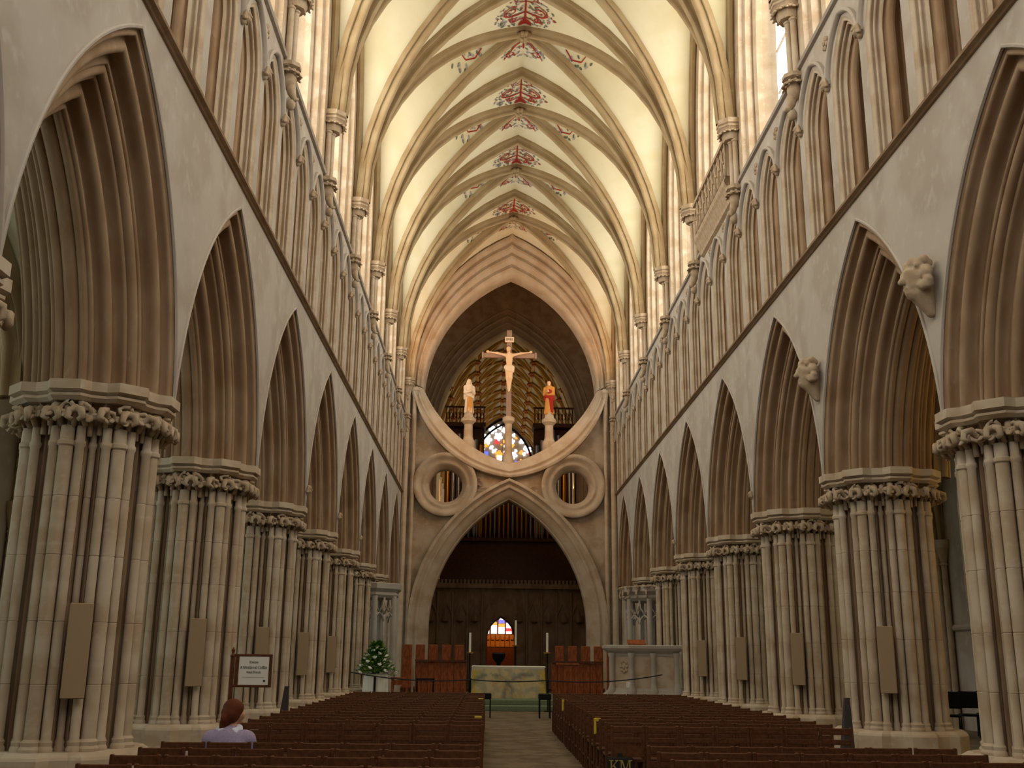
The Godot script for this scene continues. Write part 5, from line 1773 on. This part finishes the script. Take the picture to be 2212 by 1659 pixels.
func pulpit_and_chantries() -> void:
	var pu := thing("stone_pulpit", "broad pale stone pulpit with moulded rim, panels and heavy base beside the south arcade", "pulpit", Vector3(4.05, 0, -34.35))
	# polygonal front: plan points (x, z) facing the nave and the west
	var plan := [Vector2(-1.08, -0.7), Vector2(-1.08, 0.15), Vector2(-0.45, 0.6), Vector2(0.3, 0.6), Vector2(1.12, 0.6), Vector2(1.12, -0.7)]
	var ring := func(y: float, k: float) -> PackedVector3Array:
		var o := PackedVector3Array()
		for p in plan: o.append(Vector3(p.x * k, y, p.y * k + (k - 1.0) * 0.1))
		return o
	var s := begin()
	stack(s, [ring.call(0.0, 1.1), ring.call(0.42, 1.1), ring.call(0.5, 1.08), ring.call(0.56, 1.0), ring.call(0.66, 0.92), ring.call(0.7, 0.9)], true, true)
	part(pu, "base_plinth", done(s), "pale_stone")
	s = begin()
	stack(s, [ring.call(0.7, 0.84), ring.call(1.7, 0.84)], true, false)
	part(pu, "drum", done(s), "stone")
	s = begin()
	stack(s, [ring.call(1.66, 0.86), ring.call(1.74, 0.9), ring.call(1.82, 1.02), ring.call(1.9, 1.1), ring.call(1.98, 1.1), ring.call(2.0, 1.06)], true, true)
	part(pu, "rim", done(s), "pale_stone")
	for p in plan.slice(1, 5):
		part(pu, "pilaster", lathe_mesh([Vector2(0.15, 0.5), Vector2(0.15, 0.62), Vector2(0.1, 0.74), Vector2(0.085, 0.85), Vector2(0.085, 1.6), Vector2(0.12, 1.68), Vector2(0.12, 1.76)], 8), "pale_stone", Vector3(p.x * 0.9, 0, p.y * 0.9))
	s = begin()
	for k in 8:
		var a := TAU * k / 8.0
		ball(s, Vector3(cos(a) * 0.1, 1.35 + sin(a) * 0.16, 0), Vector3(0.05, 0.06, 0.03), 6, 4)
	ball(s, Vector3(0, 1.35, 0), Vector3(0.08, 0.12, 0.04), 6, 4)
	part(pu, "carved_shield", done(s), "carved_stone", Vector3(-0.62, 0, 0.34), -0.6)
	var bd := thing("book_desk", "small red-brown wooden book desk on the rim of the stone pulpit", "desk", Vector3(3.85, 2.0, -34.1))
	part(bd, "desk_board", box_mesh(Vector3(0, 0.08, 0), Vector3(0.56, 0.05, 0.34), Basis(Vector3.RIGHT, 0.4)), "bench_wood")
	part(bd, "foot", box_mesh(Vector3(0, 0.02, 0), Vector3(0.4, 0.04, 0.2)), "bench_wood")
	var pp := thing("white_notice", "small white card leaning on the base of the stone pulpit", "card", Vector3(3.55, 0.71, -33.78), -0.2)
	part(pp, "card", box_mesh(Vector3(0, 0.09, 0), Vector3(0.17, 0.18, 0.01)), "booklet_white")
	# chantry chapels: octagonal stone cages in the arcade
	for sg in [-1.0, 1.0]:
		var which := "north" if sg < 0 else "south"
		var c := thing("chantry_chapel", "octagonal stone chantry with tracery and moulded cornice in the %s arcade" % which, "chapel", Vector3(sg * 5.28, 0, -38.8))
		s = begin()
		stack(s, [octagon(0, 1.24), octagon(0.2, 1.24), octagon(0.24, 1.16), octagon(1.15, 1.16), octagon(1.2, 1.22), octagon(1.28, 1.2)], true, true)
		part(c, "dado", done(s), "pale_stone")
		s = begin()
		stack(s, [octagon(3.58, 1.14), octagon(3.68, 1.24), octagon(3.76, 1.24), octagon(3.78, 1.2), octagon(3.9, 1.34), octagon(4.08, 1.36), octagon(4.1, 1.32)], true, true)
		part(c, "cornice", done(s), "pale_stone")
		for k in 8:
			var a := TAU * (k + 0.5) / 8
			part(c, "corner_post", lathe_mesh([Vector2(0.1, 1.25), Vector2(0.1, 3.65)], 8), "pale_stone", Vector3(cos(a) * 1.14, 0, sin(a) * 1.14))
			var b := TAU * k / 8.0
			s = begin()
			tube(s, [Vector3(0, 1.25, 0), Vector3(0, 3.0, 0)], [0.04], 5)
			for q in [-1.0, 1.0]:
				tube(s, [Vector3(0, 2.75, 0), Vector3(0, 2.95, q * 0.06), Vector3(0, 3.08, q * 0.22), Vector3(0, 2.95, q * 0.38), Vector3(0, 2.75, q * 0.44)], [0.035], 5)
				tube(s, [Vector3(0, 3.08, q * 0.22), Vector3(0, 3.3, q * 0.06), Vector3(0, 3.6, 0)], [0.03], 5)
				tube(s, [Vector3(0, 3.08, q * 0.22), Vector3(0, 3.3, q * 0.36), Vector3(0, 3.6, q * 0.44)], [0.03], 5)
			part(c, "tracery", done(s), "pale_stone", Vector3(cos(b) * 1.06, 0, sin(b) * 1.06), -b)
		for k in 22:
			var a := TAU * k / 22.0
			if sg > 0:
				part(c, "cresting_leaf", corbel_mesh, "carved_stone", Vector3(cos(a) * 1.3, 3.95, sin(a) * 1.3), -a).scale = Vector3.ONE * 0.55
		part(c, "inner_altar", box_mesh(Vector3(sg * 0.6, 1.75, -0.3), Vector3(0.5, 1.2, 1.0)), "dark_wood")
	# flowers on a white draped pedestal
	var fp := thing("flower_pedestal", "white draped round pedestal under the flower arrangement by the north chantry", "pedestal", Vector3(-4.42, 0, -35.0))
	s = begin()
	var rows := []
	for j in 6:
		var row := PackedVector3Array()
		var y: float = [0.0, 0.02, 0.5, 0.9, 1.02, 1.04][j]
		for i in 49:
			var a := TAU * i / 48.0
			var r: float = [0.0, 0.42, 0.4, 0.38, 0.37, 0.0][j] + (0.022 * sin(a * 12.0) if j in [1, 2, 3] else 0.0)
			row.append(Vector3(cos(a) * r, y, sin(a) * r))
		rows.append(row)
	grid(s, rows, [true, true, false, false, true, true])
	part(fp, "drape", done(s), "white_cloth")
	part(fp, "ribbon", box_mesh(Vector3(0.02, 0.65, 0.42), Vector3(0.07, 0.6, 0.02)), "metal_black")
	var fl := thing("flower_arrangement", "conical arrangement of white flowers and green leaves on the draped pedestal", "flowers", Vector3(-4.42, 1.04, -35.0))
	part(fl, "vase", lathe_mesh([Vector2(0.1, 0), Vector2(0.16, 0.08), Vector2(0.14, 0.18), Vector2(0.0, 0.18)], 10), "metal_black")
	var r4 := RandomNumberGenerator.new()
	r4.seed = 21
	var lobe := begin()
	ball(lobe, Vector3.ZERO, Vector3(0.055, 0.05, 0.055), 7, 5)
	for k in 6:
		var a := TAU * k / 6.0
		ball(lobe, Vector3(cos(a) * 0.05, 0.01, sin(a) * 0.05), Vector3(0.035, 0.02, 0.035), 6, 3)
	var bloom := done(lobe)
	for pass_no in 2:
		s = begin()
		for k in 420:
			var y := r4.randf_range(-0.12, 0.85)
			var rad := (0.6 * (1.0 - clampf((y + 0.1) / 0.95, 0, 1)) + 0.04) * sqrt(r4.randf())
			var a := r4.randf() * TAU
			var p := Vector3(cos(a) * rad, y + 0.1, sin(a) * rad)
			var d := Vector3(cos(a), r4.randf_range(-0.3, 0.8), sin(a)).normalized()
			var sd := d.cross(Vector3.UP).normalized() * 0.032
			var up := d.cross(sd).normalized() * 0.012
			flat(s)
			quad(s, p, p + d * 0.09 + sd * 1.5 + up, p + d * 0.22, p + d * 0.09 - sd * 1.5 + up)
			if k % 6 == 0: tube(s, [Vector3(0, 0.1, 0), p * 0.5 + Vector3(0, 0.1, 0), p], [0.006], 4)
		part(fl, "leaves", done(s), ["leaf_green", "leaf_lime"][pass_no]).set_meta("kind", "stuff")
	for k in 34:
		var y := 0.02 + 0.86 * k / 34.0
		var rad := 0.58 * (1.0 - y / 0.95) + 0.06
		var a := k * 2.4
		var bl := part(fl, "bloom", bloom, "petal_white", Vector3(cos(a) * rad, y, sin(a) * rad))
		bl.rotation = Vector3(r4.randf_range(-0.8, 0.8), a, r4.randf_range(-0.8, 0.8))
	# gallery of carved stone on the south clerestory
	var g := thing("stone_gallery", "projecting carved stone gallery front with pierced parapet on the south clerestory", "gallery", Vector3(WALL, 0, -24.3), PI)
	s = begin()
	var gp := [Vector2(0.0, 11.95), Vector2(0.08, 12.0), Vector2(0.1, 12.08), Vector2(0.2, 12.3), Vector2(0.24, 12.36), Vector2(0.26, 12.44), Vector2(0.22, 12.5), Vector2(0.22, 12.55), Vector2(0.0, 12.55)]
	for p in gp.size() - 1:
		flat(s)
		quad(s, Vector3(gp[p].x, gp[p].y, -1.85), Vector3(gp[p].x, gp[p].y, 1.85), Vector3(gp[p + 1].x, gp[p + 1].y, 1.85), Vector3(gp[p + 1].x, gp[p + 1].y, -1.85))
	part(g, "moulded_corbel", done(s), "carved_stone")
	part(g, "parapet", box_mesh(Vector3(0.12, 12.98, 0), Vector3(0.12, 0.86, 3.7)), "stone")
	part(g, "coping", box_mesh(Vector3(0.14, 13.45, 0), Vector3(0.22, 0.1, 3.8)), "carved_stone")
	for k in 10:
		s = begin()
		var zz := -1.66 + k * 0.37
		tube(s, [Vector3(0.2, 12.56, -0.17), Vector3(0.2, 13.4, -0.17)], [0.03], 5)
		var loop := []
		for i in 11: loop.append(Vector3(0.2, 13.12 + sin(TAU * i / 10) * 0.15, cos(TAU * i / 10) * 0.13))
		tube(s, loop, [0.025], 5, false)
		tube(s, [Vector3(0.2, 12.56, -0.1), Vector3(0.2, 12.8, 0.0), Vector3(0.2, 12.56, 0.1)], [0.022], 5)
		part(g, "tracery_panel", done(s), "carved_stone", Vector3(0, 0, zz))

func small_things() -> void:
	# notice on a post beside the north pier
	var sg := thing("notice_sign", "white printed notice in a brown wooden frame on a post beside the north rows", "sign", Vector3(-4.12, 0, -14.0), 0.12)
	var s := begin()
	slab(s, Vector3(0, 0.78, 0), Vector3(0.05, 1.56, 0.05), 0.006)
	part(sg, "post", done(s), "chair_wood")
	part(sg, "finial", lathe_mesh([Vector2(0.03, 1.56), Vector2(0.035, 1.58), Vector2(0.015, 1.61), Vector2(0.024, 1.65), Vector2(0.0, 1.69)], 8), "chair_wood")
	s = begin()
	var cx := 0.25
	slab(s, Vector3(cx, 1.585, 0), Vector3(0.5, 0.03, 0.04), 0.005)
	slab(s, Vector3(cx, 1.205, 0), Vector3(0.5, 0.03, 0.04), 0.005)
	slab(s, Vector3(cx + 0.23, 1.395, 0), Vector3(0.04, 0.38, 0.04), 0.005)
	slab(s, Vector3(0.06, 1.395, 0), Vector3(0.05, 0.38, 0.04), 0.005)
	part(sg, "frame", done(s), "chair_wood")
	var pap := part(sg, "paper", box_mesh(Vector3(cx + 0.02, 1.395, 0.008), Vector3(0.42, 0.35, 0.008)), "booklet_white")
	lettering(pap, "Events", 0.036, Vector3(cx + 0.02, 1.5, 0.016), "ink")
	lettering(pap, "A Medieval Coffin", 0.04, Vector3(cx + 0.02, 1.435, 0.016), "ink")
	lettering(pap, "West Porch", 0.034, Vector3(cx + 0.02, 1.375, 0.016), "ink")
	lettering(pap, "........................", 0.04, Vector3(cx + 0.02, 1.325, 0.016), "ink")
	part(pap, "emblem", box_mesh(Vector3(cx + 0.16, 1.27, 0.014), Vector3(0.025, 0.025, 0.003)), "ink")
	s = begin()
	slab(s, Vector3(0.0, 0.06, 0), Vector3(0.36, 0.12, 0.3), 0.02)
	part(sg, "foot", done(s), "chair_wood")
	# slate-coloured cloth covers leaning by the piers
	for q in [[-4.3, -18.6, "dark slate folded cover leaning at the foot of a north pier"], [4.25, -15.6, "dark slate folded cover leaning at the foot of a south pier"]]:
		var t := thing("folded_cover", q[2], "cover", Vector3(q[0], 0, q[1]))
		s = begin()
		var o := [Vector3(-0.1, 0, 0.12), Vector3(0.1, 0, 0.12), Vector3(0.1, 0, -0.12), Vector3(-0.1, 0, -0.12)]
		var p := [Vector3(0.02, 1.08, 0.03), Vector3(0.09, 1.08, 0.03), Vector3(0.09, 1.08, -0.03), Vector3(0.02, 1.08, -0.03)]
		stack(s, [PackedVector3Array(o), PackedVector3Array(p)], true, true)
		part(t, "cloth", done(s), "cloth_slate")
		part(t, "stand_foot", box_mesh(Vector3(0, 0.02, 0), Vector3(0.36, 0.04, 0.3)), "metal_black")
	# yellow ribbons on aisle-end chairs
	for q in [[-1.0, 0.79, -21.41, 0], [-1.0, 0.79, -15.065, 0], [0.63, 0.78, -21.41, 1], [0.63, 0.78, -15.065, 1]]:
		var t := thing("yellow_ribbon", ["yellow reservation tag tied to a north block chair at the aisle", "yellow hanging ribbon tied to a south block chair at the aisle"][q[3]], "ribbon", Vector3(q[0], q[1], q[2] + 0.022), 0.0, ["yellow tags on north block chairs", "yellow ribbons on south block chairs"][q[3]])
		s = begin()
		slab(s, Vector3(0.03, 0, 0), Vector3(0.1, 0.045, 0.03), 0.006)
		if q[3] == 1: slab(s, Vector3(0, -0.09, 0), Vector3(0.035, 0.2, 0.025), 0.006)
		part(t, "band", done(s), "yellow_ribbon")
	# kneeler with yellow letters hanging on the end chair of the south block
	var kn := thing("kneeler", "dark kneeler with yellow letters hanging on the aisle-end chair of the south block", "kneeler", Vector3(0.7, 0, -12.84))
	s = begin()
	slab(s, Vector3(0, 0.38, 0), Vector3(0.31, 0.22, 0.06), 0.02)
	part(kn, "cushion", done(s), "kneeler_cloth")
	lettering(kn, "KM", 0.17, Vector3(0, 0.39, 0.04), "kneeler_thread")
	part(kn, "strap", box_mesh(Vector3(0, 0.5, -0.01), Vector3(0.06, 0.06, 0.015)), "kneeler_cloth")
	# stacking chairs in the south aisle
	for k in 4:
		var t := thing("stacking_chair", "black metal stacking chair against the south aisle wall", "chair", Vector3(8.7 + k * 0.56, 0, -23.4 - k * 0.35), -0.5, "black stacking chairs in the south aisle")
		s = begin()
		slab(s, Vector3(0, 0.46, 0), Vector3(0.44, 0.05, 0.44), 0.015)
		part(t, "seat", done(s), "metal_black")
		s = begin()
		slab(s, Vector3(0, 0.78, -0.2), Vector3(0.42, 0.36, 0.04), 0.015)
		part(t, "backrest", done(s), "metal_black")
		for q in [[-1, -1], [1, -1], [-1, 1], [1, 1]]:
			s = begin()
			tube(s, [Vector3(q[0] * 0.2, 0, q[1] * 0.22), Vector3(q[0] * 0.19, 0.45, q[1] * 0.2)], [0.013], 6)
			part(t, "leg", done(s), "metal_black")

func seated_person() -> void:
	# seated, seen from behind, facing east (-z), head turned a little to the south; y from the floor, seat at 0.455
	var p := thing("person", "seated person in a lilac jumper with a pale scarf and auburn hair, seen from behind", "person", Vector3(-3.24, 0, -10.31))
	var body := [[Vector3(0, 0.56, 0.0), Vector3(0, 0.7, 0.01), 0.15, 0.13], [Vector3(0, 0.7, 0.01), Vector3(0, 0.82, 0.01), 0.13, 0.13], [Vector3(0, 0.86, 0.0), Vector3(0.01, 0.95, -0.02), 0.055, 0.05],
		[Vector3(0.015, 1.06, -0.045), Vector3(0.015, 1.1, -0.03), 0.085, 0.088], [Vector3(0.03, 0.99, -0.09), Vector3(0.02, 1.03, -0.07), 0.05, 0.07], [Vector3(0.05, 1.04, -0.135), Vector3(0.052, 1.0, -0.15), 0.012, 0.018],
		[Vector3(0.105, 1.05, -0.03), Vector3(0.105, 1.02, -0.035), 0.02, 0.014], [Vector3(-0.075, 1.05, -0.06), Vector3(-0.075, 1.02, -0.06), 0.02, 0.014],
		[Vector3(0.03, 0.985, -0.135), Vector3(0.07, 0.985, -0.13), 0.012, 0.012],
		[Vector3(-0.08, 0.54, -0.03), Vector3(-0.1, 0.54, -0.38), 0.085, 0.06], [Vector3(0.08, 0.54, -0.03), Vector3(0.1, 0.54, -0.38), 0.085, 0.06], [Vector3(-0.1, 0.52, -0.4), Vector3(-0.1, 0.09, -0.38), 0.055, 0.038], [Vector3(0.1, 0.52, -0.4), Vector3(0.1, 0.09, -0.38), 0.055, 0.038],
		[Vector3(-0.1, 0.05, -0.38), Vector3(-0.1, 0.04, -0.5), 0.04, 0.035], [Vector3(0.1, 0.05, -0.38), Vector3(0.1, 0.04, -0.5), 0.04, 0.035],
		[Vector3(-0.17, 0.82, 0.0), Vector3(-0.21, 0.62, -0.06), 0.05, 0.042], [Vector3(0.17, 0.82, 0.0), Vector3(0.21, 0.62, -0.06), 0.05, 0.042], [Vector3(-0.21, 0.62, -0.06), Vector3(-0.09, 0.62, -0.26), 0.04, 0.028], [Vector3(0.21, 0.62, -0.06), Vector3(0.09, 0.62, -0.26), 0.04, 0.028],
		[Vector3(-0.085, 0.62, -0.27), Vector3(-0.07, 0.615, -0.32), 0.03, 0.03], [Vector3(0.085, 0.62, -0.27), Vector3(0.07, 0.615, -0.32), 0.03, 0.03]]
	for sg in [-1.0, 1.0]:
		for k in 4:
			var x: float = sg * (0.045 + k * 0.017)
			body.append([Vector3(x, 0.62, -0.34), Vector3(x - sg * 0.01, 0.605, -0.38 - 0.008 * (k % 2)), 0.009, 0.008])
			body.append([Vector3(x - sg * 0.01, 0.605, -0.38), Vector3(x - sg * 0.02, 0.59, -0.4), 0.008, 0.007])
		body.append([Vector3(sg * 0.05, 0.63, -0.29), Vector3(sg * 0.03, 0.62, -0.34), 0.011, 0.009])
	part(p, "body", blob(body, 0.014, 0.03), "skin")
	var jumper := [[Vector3(0, 0.55, 0.0), Vector3(0, 0.7, 0.015), 0.185, 0.165], [Vector3(0, 0.7, 0.015), Vector3(0, 0.8, 0.015), 0.165, 0.15], [Vector3(-0.15, 0.83, 0.01), Vector3(0.15, 0.83, 0.01), 0.085, 0.085], [Vector3(0, 0.86, 0.015), Vector3(0, 0.88, 0.0), 0.1, 0.075],
		[Vector3(-0.165, 0.82, 0.0), Vector3(-0.225, 0.6, -0.05), 0.078, 0.068], [Vector3(0.165, 0.82, 0.0), Vector3(0.225, 0.6, -0.05), 0.078, 0.068], [Vector3(-0.225, 0.6, -0.05), Vector3(-0.11, 0.61, -0.23), 0.066, 0.045], [Vector3(0.225, 0.6, -0.05), Vector3(0.11, 0.61, -0.23), 0.066, 0.045],
		[Vector3(-0.1, 0.75, 0.14), Vector3(-0.05, 0.6, 0.15), 0.03, 0.03], [Vector3(0.12, 0.78, 0.12), Vector3(0.1, 0.58, 0.15), 0.03, 0.035]]
	part(p, "jumper", blob(jumper, 0.02, 0.05), "jumper_lilac")
	var ring := []
	for k in 9:
		var a0 := TAU * k / 9.0
		var a1 := TAU * (k + 1) / 9.0
		var f := func(a: float) -> Vector3: return Vector3(sin(a) * 0.09, 0.92 - 0.02 * cos(a), 0.005 + cos(a) * 0.075)
		ring.append([f.call(a0), f.call(a1), 0.032, 0.032])
	ring += [[Vector3(-0.02, 0.875, 0.1), Vector3(0.07, 0.885, 0.08), 0.032, 0.03]]
	part(p, "scarf", blob(ring, 0.014, 0.02), "scarf_pale")
	part(p, "trousers", blob([[Vector3(-0.085, 0.55, 0.0), Vector3(-0.1, 0.545, -0.39), 0.1, 0.075], [Vector3(0.085, 0.55, 0.0), Vector3(0.1, 0.545, -0.39), 0.1, 0.075], [Vector3(-0.1, 0.53, -0.4), Vector3(-0.1, 0.12, -0.385), 0.07, 0.055], [Vector3(0.1, 0.53, -0.4), Vector3(0.1, 0.12, -0.385), 0.07, 0.055]], 0.022, 0.04), "jeans")
	part(p, "hair", blob([[Vector3(0.01, 1.1, -0.02), Vector3(0.0, 1.06, 0.0), 0.095, 0.088], [Vector3(-0.02, 1.04, 0.03), Vector3(-0.035, 0.98, 0.04), 0.055, 0.035], [Vector3(-0.06, 1.07, -0.02), Vector3(-0.06, 1.01, 0.0), 0.035, 0.022], [Vector3(0.065, 1.12, -0.05), Vector3(0.075, 1.075, -0.02), 0.04, 0.025], [Vector3(-0.05, 0.98, 0.05), Vector3(-0.065, 0.92, 0.06), 0.04, 0.02], [Vector3(-0.045, 1.03, 0.075), Vector3(-0.04, 1.01, 0.08), 0.03, 0.026]], 0.012, 0.02), "hair_auburn")
	part(p, "shoe", blob([[Vector3(-0.1, 0.05, -0.37), Vector3(-0.1, 0.04, -0.52), 0.048, 0.04]], 0.016, 0.02), "metal_black")
	part(p, "shoe", blob([[Vector3(0.1, 0.05, -0.37), Vector3(0.1, 0.04, -0.52), 0.048, 0.04]], 0.016, 0.02), "metal_black")
